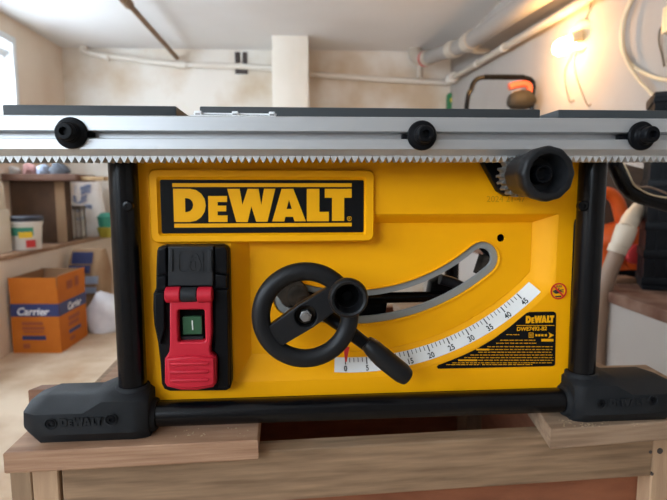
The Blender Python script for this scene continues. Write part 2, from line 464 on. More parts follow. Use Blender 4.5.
part('coupling', cyl(new(), qm + de * .10, qm + de * .22, 0.067, n=24), 'pvc', dp)
part('sticker', cyl(new(), q0 + dq * .02, q0 + dq * .06, 0.0685, n=24), 'red_print', dp, label='small red band on the pipe joint')
part('branch_pipe', tube(new(), [qm, qm + Vector((.10, -.02, -.04)), qm + Vector((.22, -.02, -.04))], .022, 12), 'pvc', dp)
a = ROOM.at(420, 62, 4.2); bm = cyl(new(), a, Vector((a.x, a.y, ROOM.at(420, 78, 4.2).z)), 0.028); part('stub_pipe', bm, 'pvc', dp)
s0 = ROOM.atx(451, 79, XR - 0.06); s1 = ROOM.atx(560, 15, XR - 0.05)
cp = thing(ROOM, 'conduit_pipe', s0, 'thin cream pipe sloping along the top of the right wall below the drain pipe', 'pipe')
part('pipe', cyl(new(), s0, s1 + (s1 - s0) * 0.25, 0.022, n=18), 'pvc', cp)
part('end_joint', cyl(new(), s0 + (s0 - s1).normalized() * .03, s0 + (s1 - s0).normalized() * .10, 0.045, n=18), 'pvc_white', cp)
for t in (.35, .62):
    c = s0 + (s1 - s0) * t; part('pipe_clip', cyl(new(), c, c + (s1 - s0).normalized() * .04, 0.027, n=18), 'pvc_white', cp)

# glowing bulb on the right wall
lamp = thing(ROOM, 'wall_lamp', ROOM.atx(583, 38, XR), 'bare glowing bulb in a cream lampholder with dangling wires on the right wall', 'lamp')
c = ROOM.atx(584, 36, XR)
part('wall_plate', lathe(new(), c + Vector((-.001, 0, 0)), (-1, -.5, -.1), [(0, .075), (.012, .075), (.02, .066), (.022, .02)], 28), 'lamp_cream', lamp)
part('socket', lathe(new(), c + Vector((-.02, -.01, .0)), (-1, .2, -.25), [(0, .026), (.035, .026), (.045, .022)], 20), 'lamp_cream', lamp)
cb = ROOM.atx(562, 47, XR - .075)
part('bulb', lathe(new(), cb - (cb - c).normalized() * .05, cb - c, [(-.03, .014), (-.01, .020), (.02, .036), (.05, .042), (.08, .033), (.095, .012)], 24), 'bulb', lamp)
for tgt in (((565, 70), (569, 100), (574, 100)), ((574, 66), (586, 103), (591, 104))):
    pts = [c + Vector((-.01, 0, -.02))] + [ROOM.atx(*p, XR - .008) for p in tgt]
    part('loose_wire', tube(new(), pts, .0022, 6), 'wire', lamp)
pts = [c + Vector((-.01, 0, .03)), ROOM.atx(586, 18, XR - .01), ROOM.atx(590, 8, XR - .01), ROOM.atx(592, -4, XR - .01)]
part('loose_wire', tube(new(), pts, .0035, 6), 'wire', lamp)
pl = bpy.data.lights.new('bulb_light', 'POINT'); pl.energy = 12; pl.color = (1.0, 0.52, 0.18); pl.shadow_soft_size = 0.04
plo = bpy.data.objects.new('bulb_light', pl); COL.objects.link(plo); plo.parent = lamp
plo.location = cb + Vector((-.14, .0, .0)) - ORG[lamp]

# cables looping on the right wall
X = XR - 0.012
bm = tube(new(), [ROOM.atx(x, y, X) for x, y in ((668, -80), (645, -28), (627, 8), (621.5, 28), (622, 48), (629, 62), (642, 72), (660, 79), (690, 82))], .0075, 8)
cl = solo(ROOM, 'wall_cable', bm, 'cable', 'cream cable looping down the right wall and off to the right', 'cable')
bm = tube(new(), [ROOM.atx(x, y, X - .016) for x, y in ((672, -80), (648, -28), (628.5, 8), (623, 28), (623, 48), (628, 64), (638, 79), (648, 90), (654, 97))], .0065, 8)
solo(ROOM, 'wall_cable', bm, 'cable', 'cream cable dropping behind the top of the black crate', 'cable')
ob = thing(ROOM, 'wall_outlet', ROOM.atx(668, 25, XR), 'small cream outlet with thin wires hanging at the right edge', 'outlet')
c = ROOM.atx(675, 18, XR); part('box', box(new(), (XR - .03, c.y - .04, c.z - .05), (XR, c.y + .03, c.z + .045), .005), 'lamp_cream', ob)
part('loose_wire', tube(new(), [ROOM.atx(x, y, XR - .01) for x, y in ((665, 24), (660, 30), (659, 42), (662, 55), (664, 66))], .004, 6), 'wire', ob)

# ================================================================== THINGS ON THE LEFT LEDGE
# brown cardboard box
x0, y0 = -2.27, 3.44
bx = thing(ROOM, 'cardboard_box', (-2.15, 3.6, LZ), 'plain brown cardboard box, shade painted into it, on the left ledge under the dark board', 'box')
x1 = ROOM.at(57, 220, y0).x; zt = ROOM.at(57, 181, y0).z; xa_ = XL + .003; yb_ = y0 + .24; w_ = .006
bm = new()
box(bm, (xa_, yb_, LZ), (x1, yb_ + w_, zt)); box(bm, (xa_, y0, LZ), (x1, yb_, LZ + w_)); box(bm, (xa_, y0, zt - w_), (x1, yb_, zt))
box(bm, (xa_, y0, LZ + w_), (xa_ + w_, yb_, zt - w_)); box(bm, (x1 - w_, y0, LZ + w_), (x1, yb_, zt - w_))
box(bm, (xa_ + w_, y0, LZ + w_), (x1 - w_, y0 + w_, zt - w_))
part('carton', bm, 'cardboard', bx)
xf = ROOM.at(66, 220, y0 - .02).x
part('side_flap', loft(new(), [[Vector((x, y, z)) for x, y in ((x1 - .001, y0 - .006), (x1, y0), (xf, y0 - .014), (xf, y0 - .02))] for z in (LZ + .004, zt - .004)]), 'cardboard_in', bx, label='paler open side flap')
# board on the box
bb = thing(ROOM, 'shelf_board', (-2.1, 3.6, zt), 'dark brown board with a tan end lying on the brown cardboard box', 'board')
c = ROOM.at(75, 175, y0 - .1)
part('board', box(new(), (XL + .004, y0 - .10, zt), (c.x, y0 + .26, zt + .05), .003), 'shelf_wood', bb)
c2 = ROOM.at(104, 175, y0 - .02)
part('end_strip', box(new(), (c.x, y0 - .02, zt + .004), (c2.x, y0 + .10, zt + .034), .003), 'shelf_tan', bb, label='tan end of the board')
# clutter on the board
zb = zt + .05
def lump(fr, name, c, rx, ry, rz, m, label, cat, seed=0, group=None):
    """A sagging soft heap with a flat bottom."""
    rnd = random.Random(seed); b2 = bmesh.new()
    bmesh.ops.create_icosphere(b2, subdivisions=3, radius=1)
    ph = [rnd.uniform(0, 6.28) for _ in range(6)]
    for v in b2.verts:
        n = v.co.copy()
        k = 1 + .13 * math.sin(3 * n.x + ph[0]) + .11 * math.sin(4 * n.y + ph[1]) + .10 * math.sin(5 * n.z + 4 * n.x + ph[2]) + .05 * math.sin(9 * n.x + 8 * n.z + ph[3])
        z = max(n.z * k, -0.55)
        v.co = Vector((c[0] + n.x * k * rx, c[1] + n.y * k * ry, c[2] + (z + .55) * rz))
    return solo(fr, name, b2, m, label, cat, group, ang=60)
for px, w, h, m, nm, lb in ((10, .085, .045, 'pale_grey', 'folded_cloth', 'pale grey folded cloth at the left end of the dark board'),
                        (30, .055, .055, 'pink_cloth', 'cloth_bundle', 'small pink cloth bundle on the dark board'),
                        (43, .052, .05, 'blue_bag', 'plastic_bag', 'pale blue plastic bag on the dark board'),
                        (61, .085, .06, 'grey_cloth', 'tool_bag', 'dark grey cloth bag at the right end of the dark board')):
    p = ROOM.at(px, 170, y0 + .05)
    lump(ROOM, nm, (p.x, y0 + .06, zb), w * .8, .07, h, m, lb, nm.split('_')[-1], seed=px)
# bucket
yk_ = 3.02; c = Vector((ROOM.at(25.5, 230, yk_).x, yk_, LZ))
bk = thing(ROOM, 'paint_bucket', c, 'white paint bucket with a dark lid in front of the brown box', 'bucket')
part('pail', lathe(new(), c, (0, 0, 1), [(0, .085), (.005, .09), (.17, .102), (.175, .108), (.19, .108), (.195, .103)], 32), 'bucket', bk)
part('lid', lathe(new(), c + Vector((0, 0, .195)), (0, 0, 1), [(0, .112), (.025, .112), (.032, .104), (.034, .05)], 32), 'bucket_lid', bk)
def curved_patch(c, r, a0, a1, z0, z1, n=10):
    """A label wrapped on the front of a round wall."""
    b2 = new(); rr = [r - .001, r + .0015]
    rings = []
    for k in range(n + 1):
        a = R(a0 + (a1 - a0) * k / n)
        rings.append([Vector((c.x + q * math.sin(a), c.y - q * math.cos(a), z)) for q, z in ((rr[0], z0), (rr[1], z0), (rr[1], z1), (rr[0], z1))])
    return loft(b2, rings)
part('label', curved_patch(c, .1015, -50, 55, c.z + .10, c.z + .155), 'green_print', bk, label='dark green printed band')
part('label', curved_patch(c, .1035, 5, 50, c.z + .085, c.z + .125), 'yellow_print', bk, label='yellow printed patch')
part('label', curved_patch(c, .1030, 28, 60, c.z + .02, c.z + .07), 'red_print', bk, label='red printed patch')
# pale carton at the left edge
c = Vector((ROOM.at(9.5, 230, 2.86).x, 2.72, LZ))
pc = thing(ROOM, 'pale_carton', (c.x - .1, c.y + .1, LZ), 'tall pale carton at the left edge of the ledge beside the bucket', 'carton')
zz = ROOM.at(10, 183, c.y).z
part('carton', box(new(), (max(c.x - .20, XL + .004), c.y, LZ), (c.x, c.y + .16, LZ + (zz - LZ) * .62), .006), 'carton_white', pc)
part('top_carton', box(new(), (max(c.x - .22, XL + .004), c.y + .01, LZ + (zz - LZ) * .62), (c.x - .02, c.y + .15, zz), .006), 'carton_white', pc)
# lantern
c = ROOM.atz(77, 239, LZ); h = ROOM.at(77, 206, c.y).z - LZ; c.y += .04
ln = thing(ROOM, 'glass_lantern', c, 'small square glass lantern between the brown box and the white sack', 'lantern')
bm = new(); q = .04
for sx in (-1, 1):
    for sy in (-1, 1): box(bm, (c.x + sx * q - .004, c.y + sy * q - .004, LZ), (c.x + sx * q + .004, c.y + sy * q + .004, LZ + h * .93))
box(bm, (c.x - q - .008, c.y - q - .008, LZ), (c.x + q + .008, c.y + q + .008, LZ + .012)); box(bm, (c.x - q - .008, c.y - q - .008, LZ + h * .9), (c.x + q + .008, c.y + q + .008, LZ + h))
part('frame', bm, 'lantern', ln)
part('glass_pane', box(new(), (c.x - q + .004, c.y - q + .004, LZ + .014), (c.x + q - .004, c.y + q - .004, LZ + h * .89)), 'glass', ln)
# white sack
c = Vector((ROOM.at(90, 225, 4.12).x - .02, 4.12, LZ)); hs = ROOM.at(88, 180, 4.12).z - LZ
sk = thing(ROOM, 'woven_sack', c, 'full white sack with blue print leaning on the back wall', 'sack')
rings = []
for t in range(13):
    f = t / 12; w = .155 * (1 - .25 * f ** 3) * (1 if f > .04 else .9); d = .10 * (1 - .55 * f ** 2)
    rings.append([Vector((c.x - .03 * f + w * math.copysign(abs(math.cos(a)) ** .7, math.cos(a)) * (1 + .04 * math.sin(5 * f + 3 * a)), c.y + .10 * f + d * math.sin(a) * (1 + .08 * math.sin(7 * f + 2 * a)), LZ + hs * f))
                  for a in [2 * PI * k / 28 for k in range(28)]])
part('sack_body', loft(new(), rings), 'sack', sk, ang=60)
for (u0, u1, v0, v1) in ((-.10, .03, .60, .72), (-.08, .06, .75, .90), (-.11, .02, .45, .54), (-.02, .09, .48, .55), (-.06, .02, .30, .36)):
    b2 = new()
    def ptf(s, t, u0=u0, u1=u1, v0=v0, v1=v1):
        f = v0 + (v1 - v0) * t; x = u0 + (u1 - u0) * s; d = .10 * (1 - .55 * f ** 2); w = .155 * (1 - .25 * f ** 3)
        yy = d * math.sqrt(max(0, 1 - (abs(x) / w) ** 2.2))
        return Vector((c.x - .03 * f + x, c.y + .10 * f - yy * 1.06 - .004, LZ + hs * f + .012 * math.sin(40 * x)))
    grid_sheet(b2, ptf, 8, 3)
    bmesh.ops.solidify(b2, geom=b2.faces[:], thickness=.002)
    part('blue_print', b2, 'sack_blue', sk)
# two-coloured bottle pile right of the sack
c = ROOM.at(107.5, 226, 3.98); c.z = LZ
gb = thing(ROOM, 'stacked_bowls', c, 'teal tub stacked on an olive one right of the white sack', 'tub')
part('lower_tub', lathe(new(), c, (0, 0, 1), [(0, .06), (.01, .07), (.085, .085), (.09, .08)], 24), 'olive', gb)
part('upper_tub', lathe(new(), c + Vector((0, 0, .09)), (0, 0, 1), [(0, .065), (.01, .07), (.09, .08), (.12, .05), (.125, .02)], 24), 'teal', gb)

# ================================================================== THINGS ON THE FLOOR, LEFT
A = Vector((-1.908, 2.668, 0)); B = Vector((-1.605, 2.656, 0)); Cc = Vector((-1.62, 3.064, 0)); D = A + Cc - B
D.x = max(D.x, LX + .005)
zb0, zf = .332, .484
ob = thing(ROOM, 'orange_carton', (A + B + Cc + D) / 4, 'open orange cardboard box with a blue band standing on the floor', 'box')
t = .006
rings_o = [[p + Vector((0, 0, z)) for p in (A, B, Cc, D)] for z in (0, zb0)]
cen = (A + B + Cc + D) / 4
inn = lambda p: p + (cen - p).normalized() * t * 1.5
bm = loft(new(), rings_o + [[inn(p) + Vector((0, 0, zb0)) for p in (A, B, Cc, D)], [inn(p) + Vector((0, 0, .01)) for p in (A, B, Cc, D)]])
part('carton', bm, 'orange_card', ob)
def flap(p, q, name='flap', lean=.0, h=.15, m='orange_card'):
    d = (q - p).normalized(); n = Vector((d.y, -d.x, 0))
    if (p - cen).dot(n) < 0: n = -n
    e = .004; u = Vector((0, 0, 1)) * h + n * lean
    z = Vector((0, 0, zb0))
    base = [p + d * e + z, q - d * e + z, q - d * e + z - n * t, p + d * e + z - n * t]
    return part(name, loft(new(), [base, [b + u for b in base]]), m, ob)
flap(A, B, lean=.012); flap(B, Cc, lean=.004, h=.155); flap(Cc, D, m='cardboard_in', lean=.0); flap(D, A, m='cardboard_in', lean=-.02)
def face_slab(p, q, u0, u1, z0, z1, m, name, off=.0015, th=.0012):
    d = (q - p).normalized(); n = Vector((d.y, -d.x, 0)); L = (q - p).length
    if (p - cen).dot(n) < 0: n = -n
    cs = [p + d * L * u + Vector((0, 0, z)) + n * off for u, z in ((u0, z0), (u1, z0), (u1, z1), (u0, z1))]
    return part(name, loft(new(), [[c - n * th for c in cs], cs]), m, ob)
def face_text(p, q, s, u, z, size, m, name, bold=0.0, shear=0.0):
    d = (q - p).normalized(); n = Vector((d.y, -d.x, 0)); L = (q - p).length
    if (p - cen).dot(n) < 0: n = -n
    o = p + d * L * u + Vector((0, 0, z)) + n * .003
    part(name, text(new(), s, size, lambda c: o + d * c.x + Vector((0, 0, c.y)) + n * c.z, bold, .001, shear), m, ob)
face_slab(A, B, 0, 1, .235, .315, 'navy', 'blue_band', .002); face_slab(B, Cc, 0, 1, .235, .315, 'navy', 'blue_band', .002)
face_text(A, B, 'Carrier', .45, .265, .066, 'paper_white', 'brand_lettering', .0015, .25)
face_text(B, Cc, 'Carrier', .52, .268, .066, 'paper_white', 'brand_lettering', .0015, .25)
bm = None
for i, (u0, u1, z0, z1, m) in enumerate(((.22, .65, .180, .200, 'orange_dark'), (.22, .68, .150, .170, 'orange_dark'), (.24, .66, .132, .142, 'orange_dark'), (.21, .70, .085, .112, 'navy'), (.22, .36, .03, .06, 'orange_dark'))):
    face_slab(A, B, u0, u1, z0, z1, m, 'printed_panel')
for u0, u1, z0, z1, m in ((.3, .72, .175, .205, 'orange_dark'), (.3, .68, .14, .165, 'orange_dark'), (.3, .74, .09, .115, 'navy'), (.32, .5, .04, .065, 'orange_dark')):
    face_slab(B, Cc, u0, u1, z0, z1, m, 'printed_panel')
face_slab(B, Cc, .28, .48, .385, .44, 'orange_dark', 'printed_symbol', .006); face_slab(B, Cc, .58, .72, .385, .45, 'orange_dark', 'printed_symbol', .006)

# kraft bag behind the orange box
yk = 3.42; c = Vector(((ROOM.at(88, 290, yk).x), yk, 0)); hk = ROOM.at(85, 250, yk - .05).z
kb = thing(ROOM, 'paper_sack', c, 'tall brown paper sack with dark blue top behind the orange box', 'sack')
rings = []
for tt in range(14):
    f = tt / 13; w = .16 * (1 - .55 * max(0, f - .62) ** 1.2 / .38 ** 1.2 * .42); d = .12 * (1 - .6 * f ** 3)
    rings.append([Vector((c.x + .012 * f + w * math.copysign(abs(math.cos(a)) ** .6, math.cos(a)) * (1 + .03 * math.sin(9 * f + 2 * a)), c.y + .03 * f + d * math.copysign(abs(math.sin(a)) ** .7, math.sin(a)) * (1 + .06 * math.sin(8 * f + 3 * a)), hk * f))
                  for a in [2 * PI * k / 28 for k in range(28)]])
part('sack_body', loft(new(), rings), 'kraft', kb, ang=60)
def sack_patch(u0, u1, v0, v1, m, nm, lift=.008):
    b2 = new()
    def ptf(s, t_):
        f = v0 + (v1 - v0) * t_; x = u0 + (u1 - u0) * s
        w = .16 * (1 - .55 * max(0, f - .62) ** 1.2 / .38 ** 1.2 * .42); d = .12 * (1 - .6 * f ** 3)
        k = min(abs(x) / w, 1) ** (1 / .6); sn = math.sqrt(max(0, 1 - k * k)) ** .7
        return Vector((c.x + .012 * f + x, c.y + .03 * f - d * sn * 1.06 - lift, hk * f))
    grid_sheet(b2, ptf, 10, 5); bmesh.ops.solidify(b2, geom=b2.faces[:], thickness=.002)
    part(nm, b2, m, kb)
sack_patch(-.10, .06, .82, .97, 'navy', 'blue_print'); sack_patch(-.12, .05, .70, .80, 'navy', 'blue_print')
sack_patch(.02, .11, .56, .66, 'blue_bag', 'blue_print'); sack_patch(.02, .10, .44, .52, 'blue_bag', 'blue_print')
# white plastic bag
c = ROOM.atz(99, 331, 0); c.y += .12
lump(ROOM, 'plastic_bag', (c.x + .075, c.y - .10, 0), .15, .10, .19, 'bag_white', 'crumpled white plastic bag on the floor right of the orange box', 'bag', 5)

# ================================================================== THINGS ON THE RIGHT LEDGE
# stack of two black crates
CR = Frame(2.4 - 27)
p = CR.atz(640, 290, RZ); cx0, cy0 = p.x, p.y
ztop = CR.at(650, 92, cy0).z
def crate(z0, h, label):
    x0, x1, y0, y1 = cx0 + .006, cx0 + .23, cy0 + .006, cy0 + .16
    r = thing(CR, 'plastic_crate', ((x0 + x1) / 2, (y0 + y1) / 2, z0), label, 'crate', None)
    bm = new(); box(bm, (x0, y0, z0), (x1, y1, z0 + .015), .003); part('base', bm, 'crate', r)
    for nm, (ax, ay, bx_, by) in (('front_wall', (x0, y0, x1, y0 + .012)), ('back_wall', (x0, y1 - .012, x1, y1)), ('side_wall', (x0, y0 + .012, x0 + .012, y1 - .012)), ('side_wall', (x1 - .012, y0 + .012, x1, y1 - .012))):
        bm = new(); L = max(bx_ - ax, by - ay); along = 0 if bx_ - ax > by - ay else 1
        for k in range(4):
            zz = z0 + .015 + (h - .045) * k / 3; box(bm, (ax - .004, ay - .004, zz), (bx_ + .004, by + .004, zz + .026), .002)
        nb = 7
        for k in range(nb + 1):
            q = k / nb * (L - .012)
            lo = [ax, ay, z0 + .015]; hi = [bx_, by, z0 + h - .005]
            lo[along] += q; hi[along] = lo[along] + (.012 if k not in (0, nb) else .018); box(bm, lo, hi)
        # thin inner sheet behind the ribs
        lo = [ax + .003, ay + .004, z0 + .015]; hi = [bx_ - .003, by - .004, z0 + h - .01]
        box(bm, lo, hi)
        part(nm, bm, 'crate', r)
    bm = new(); box(bm, (x0 - .004, y0 - .006, z0 + h - .02), (x1 + .004, y0 + .012, z0 + h), .004); box(bm, (x0 - .004, y1 - .012, z0 + h - .02), (x1 + .004, y1 + .012, z0 + h), .004)
    box(bm, (x0 - .004, y0 + .012, z0 + h - .02), (x0 + .012, y1 - .012, z0 + h), .004); box(bm, (x1 - .012, y0 + .012, z0 + h - .02), (x1 + .004, y1 - .012, z0 + h), .004)
    part('rim', bm, 'crate', r)
hc = (ztop - RZ) / 2
crate(RZ, hc, 'black plastic crate standing on the right ledge, lower of the two'); crate(RZ + hc, hc, 'black plastic crate on top of the other, rising above the saw table')
# dark cardboard box
yd = 1.40
p = ROOM.at(597, 168, yd); q = ROOM.at(650, 168, yd)
db = thing(ROOM, 'carton_box', ((p.x + q.x) / 2, yd + .1, RZ), 'dark brown cardboard box behind the orange tool', 'box')
zt2 = ROOM.at(620, 172, yd).z
part('carton', box(new(), (p.x - .03, yd, RZ), (XR - .02, yd + .16, zt2), .004), 'dark_card', db)
part('lid_flap', loft(new(), [[Vector((x, yy, z)) for x, z in ((p.x + .02, zt2), (XR - .02, zt2), (XR - .02, zt2 + .004), (p.x + .02, zt2 + .05))] for yy in (yd - .002, yd + .008)]), 'dark_card', db)
# orange power tool
yt = 1.30
S_ = lambda x, y, dy=0: ROOM.at(x, y, yt + dy)
ot = thing(ROOM, 'power_tool', (S_(620, 285).x, yt, RZ), 'bright orange power tool with a loop handle behind the right saw leg', 'tool')
body_pts = [S_(606, 232), S_(612, 250), S_(618, 268), S_(622, 284)]
part('housing', tube(new(), [S_(592, 246), S_(602, 242), S_(618, 240), S_(636, 246), S_(646, 240)], [.035, .055, .07, .06, .03], 18, 1.0), 'orange_tool', ot)
part('handle', tube(new(), [S_(596, 236), S_(593, 212), S_(598, 196), S_(608, 193), S_(617, 201), S_(622, 218), S_(626, 236)], [.026, .022, .020, .022, .024, .026, .03], 14), 'orange_tool', ot)
zl = RZ
part('lower_housing', tube(new(), [S_(604, 246), S_(608, 262), S_(622, 272), S_(634, 262)], [.05, .045, .045, .04], 16), 'orange_tool', ot)
bm = box(new(), (S_(600, 270).x, yt - .05, RZ), (S_(640, 270).x, yt + .07, S_(620, 268).z), .012, 3); part('base', bm, 'black_plastic', ot, label='black base')
part('trim_cap', lathe(new(), S_(634, 254, -.07), (0, -1, 0), [(0, .035), (.02, .033), (.025, .02)], 20), 'red_print', ot)
part('nozzle', tube(new(), [S_(640, 232), S_(650, 224), S_(664, 220)], [.02, .016, .014], 12), 'orange_tool', ot)
# ivory hose
yh = 1.02
H_ = lambda x, y, dy=0: ROOM.at(x, y, yh + dy)
hz = thing(ROOM, 'vacuum_hose', H_(604, 300), 'thick ivory and brown hose arching in front of the orange tool', 'hose')
part('upper_hose', tube(new(), [H_(639, 209.5, .10), H_(636, 213, .08), H_(631, 219, .04), H_(626, 230)], [.027, .026, .027, .026], 16), 'hose_white', hz)
part('cuff', tube(new(), [H_(627, 227), H_(623, 238), H_(620, 246)], [.031, .031, .028], 16), 'hose_white', hz)
part('lower_hose', tube(new(), [H_(621, 242), H_(615, 258), H_(608, 276), H_(602, 297), H_(598, 330, .0), H_(597, 380, .0)], [.026, .025, .025, .025, .025, .025], 16), 'hose_brown', hz)
part('cuff', tube(new(), [H_(619, 246), H_(616, 253)], [.029, .028], 16), 'hose_white', hz)
# small sawdust-coloured offcut on the ledge
p = ROOM.atz(616, 288, RZ); p.x += .02; p.y += .08
solo(ROOM, 'wood_offcut', box(new(), (p.x - .05, p.y, RZ), (p.x + .10, p.y + .06, RZ + .018), .002), 'plank_tan', 'small tan wood offcut on the right ledge beside the crate', 'offcut')
# black bent tube with tan strap
yb = .42
T_ = lambda x, y, dy=0: ROOM.at(x, y, yb + dy)
bt = thing(ROOM, 'bent_arm', T_(640, 195), 'black bent arm with tan wires sloping from the rail towards the right edge', 'arm')
part('arm', tube(new(), [T_(604, 140, .05), T_(612, 158), T_(619, 175), T_(626, 187), T_(637, 195), T_(655, 201), T_(690, 212), T_(760, 236)], [.013, .0135, .0135, .014, .0145, .0135, .0135, .0135], 14), 'black_tube', bt)
part('wire', tube(new(), [T_(622, 160, -.01), T_(628, 172, -.014), T_(633, 183, -.016), T_(638, 188, -.016), T_(652, 195, -.016), T_(675, 199, -.016)], .0016, 8), 'cable', bt)
part('wire', tube(new(), [T_(633, 184, -.014), T_(640, 187, -.01), T_(648, 187, .0), T_(658, 190, 0), T_(672, 196, 0)], .0022, 8), 'hose_brown', bt)
# mower handle
ym = 2.45
Q_ = lambda x, y, dy=0: ROOM.at(x, y, ym + dy)
lm = thing(ROOM, 'garden_machine', (Q_(500, 100).x, ym, RZ), 'black tubular handle with a coral lever and grey motor standing on the right ledge', 'machine')
zlow = RZ
a = Q_(466, 112); b = Q_(532, 104)
part('handle_bar', tube(new(), [Vector((a.x - .03, ym + .04, zlow)), a, Q_(471, 90), Q_(475, 81), Q_(483, 77.5), Q_(505, 77.5), Q_(525, 77.8), Q_(532, 81), Q_(533.5, 88), b, Vector((b.x + .01, ym + .04, zlow))], .0135, 10, sub=8), 'black_tube', lm)
part('grip_sleeve', tube(new(), [Q_(484, 77, -.004), Q_(505, 77, -.004), Q_(524, 77.3, -.004)], .0142, 10), 'black_plastic', lm)
part('lever', tube(new(), [Q_(509, 87), Q_(518, 84.5), Q_(526, 84.5), Q_(529.5, 88), Q_(529, 95)], [.02, .021, .021, .02, .018], 12), 'mower_red', lm)
part('motor_housing', tube(new(), [Q_(508.5, 100), Q_(513, 100.5), Q_(522, 100), Q_(530, 98.5), Q_(533, 97)], [.03, .05, .06, .05, .03], 16), 'mower_grey', lm)
part('motor_cap', tube(new(), [Q_(512, 94.5), Q_(520, 93), Q_(531, 93)], [.014, .02, .014], 12), 'hose_white', lm)
for x in (517, 525):
    a = Q_(x, 104); part('support_rod', tube(new(), [Q_(x, 106), Vector((a.x, ym, RZ))], .012, 8, sub=1), 'hose_brown', lm)
# green pouch on the back wall
yg = YB - .03
g = thing(ROOM, 'green_pouch', ROOM.at(450, 110, YB), 'green pouch with a yellow spot hanging in the back right corner', 'pouch')
a = ROOM.at(447, 93, yg); b = ROOM.at(455.5, 122, yg)
part('pouch', slab(new(), [rrect(a.x, b.x, b.z, a.z, .03)], yg - .03, .058, .012), 'green_bottle', g)
part('spot', lathe(new(), ROOM.at(452, 100, yg - .03), (0, -1, 0), [(-.004, .02), (.003, .02), (.005, .01)], 14), 'green_bag_spot', g)
part('hanger', tube(new(), [ROOM.at(451, 95, YB - .012), ROOM.at(451.5, 90, YB - .012), ROOM.at(452, 95, YB - .012)], .006, 8), 'green_bottle', g)

# ================================================================== THE WORKBENCH
BZ, BT = 0.767, 0.020            # top of the loose planks, their thickness
bz = BZ - BT
p = BENCH.i @ WORLD.atz(340, 447, bz); byF = p.y
q0 = BENCH.at(62, 480, byF); q1 = BENCH.at(653.5, 445, byF)
zbot = BENCH.at(340, 497, byF).z
wb = thing(BENCH, 'workbench', ((q0.x + q1.x) / 2, byF + .3, 0), 'rough wooden workbench frame carrying the yellow table saw', 'workbench')
BD = .62
part('front_beam', box(new(), (q0.x, byF, zbot), (q1.x, byF + .022, bz), .0012, 1), 'beam', wb)
part('back_beam', box(new(), (q0.x, byF + BD, zbot), (q1.x, byF + BD + .022, bz), .0012, 1), 'beam', wb)
for nm, x0, x1, m in (('post', BENCH.at(9, 485, byF).x, BENCH.at(31, 485, byF).x, 'post_dark'), ('post', BENCH.at(31.3, 485, byF).x, BENCH.at(58, 485, byF).x, 'post_light')):
    part(nm, box(new(), (x0, byF + .002, 0), (x1, byF + .075, bz), .0012, 1), m, wb)
rx0 = BENCH.at(643, 490, byF + .022).x; rx1 = rx0 + .075
part('post', box(new(), (rx0, byF + .022, 0), (rx1, byF + .09, bz), .0012, 1), 'post_light', wb)
part('corner_block', box(new(), (q1.x + .001, byF + .001, 0), (rx1, byF + .022, bz), .0012, 1), 'post_light', wb)
lx0 = BENCH.at(9, 485, byF).x
for x0 in (lx0, rx0): part('post', box(new(), (x0, byF + BD - .07, 0), (x0 + .05, byF + BD, bz), .0012, 1), 'post_dark', wb)
for x0 in (lx0 + .005, rx1 - .03): part('side_rail', box(new(), (x0, byF + .09, zbot), (x0 + .022, byF + BD - .07, bz), .0012, 1), 'beam', wb)
part('front_panel', box(new(), (q0.x, byF + .024, .12), (rx0 - .004, byF + .034, zbot + .01), .0005, 1), 'ply', wb, label='reddish plywood front panel under the beam')
part('back_panel', box(new(), (lx0 + .05, byF + BD - .012, .12), (rx0, byF + BD - .002, bz), .0005, 1), 'ply', wb)
for x0 in (lx0 + .028, rx1 - .042): part('side_panel', box(new(), (x0, byF + .092, .12), (x0 + .010, byF + BD - .072, bz), .0005, 1), 'ply', wb)
part('shelf', box(new(), (lx0 + .03, byF + .036, .42), (rx1 - .03, byF + BD - .014, .436), .0005, 1), 'ply', wb)
for (x, y) in ((650.5, 452), (652, 474)):
    part('nail_hole', lathe(new(), BENCH.at(x, y, byF - .0002), (0, -1, 0), [(-.002, .0019), (.0003, .0019), (.0004, .0012)], 10), 'socket', wb)
part('screw', lathe(new(), BENCH.at(660, 451, byF + .0006), (0, -1, 0), [(-.002, .0033), (.0004, .0033), (.0005, .0012)], 12), 'socket', wb)


def plank(poly, z, th, m, label, group=None):
    """A loose board with a given top outline (world coordinates)."""
    bm = new()
    ctr = sum((Vector((p[0], p[1], 0)) for p in poly), Vector()) / len(poly)
    ins = lambda p, k: Vector((p[0], p[1], 0)) + (ctr - Vector((p[0], p[1], 0))).normalized() * k
    rg = lambda k, zz: [BENCH.i @ (ins(p, k) + Vector((0, 0, zz))) for p in poly]
    loft(bm, [rg(.0012, z - th), rg(0, z - th + .0012), rg(0, z - .0012), rg(.0012, z)])
    return solo(BENCH, 'plank', bm, m, label, 'plank', group, ang=25)


W = lambda x, y: WORLD.atz(x, y, BZ)
l0, l1 = W(3, 453), W(258, 440)
dn = Vector((-(l1 - l0).y, (l1 - l0).x, 0)).normalized()
plank([l0, l1, l1 + dn * .145, l0 + dn * .145], BZ, BT, 'plank_tan', 'tan plank sticking out to the left under the left saw foot')
r0, r1 = W(551, 430), W(668, 421.3); dr = (r1 - r0).normalized(); dn2 = Vector((-dr.y, dr.x, 0))
plank([r0, r0 + dr * .165, W(667, 381) + Vector((.012, -.02, 0)), W(646, 364.5), W(592, 365) + Vector((-.12, -.012, 0))], BZ, BT + .0005, 'plank_grey', 'weathered grey plank under the right saw foot')
b0, b1 = W(38, 385), W(34.7, 393); bd = (b1 - b0).normalized()
f0 = l0 + dn * .1475; f1 = l1 + dn * .1475
plank([f0 + Vector((-.050, 0, 0)), f0 + dn * .0 + (f1 - f0).normalized() * .17, f0 + dn * .020 + (f1 - f0).normalized() * .17, b0 + Vector((.004, 0, 0)) ], BZ, BT, 'plank_red', 'reddish strip of wood poking out behind the left saw foot')
s0 = W(99, 382); s1 = Vector((s0.x - .035, .56, 0))
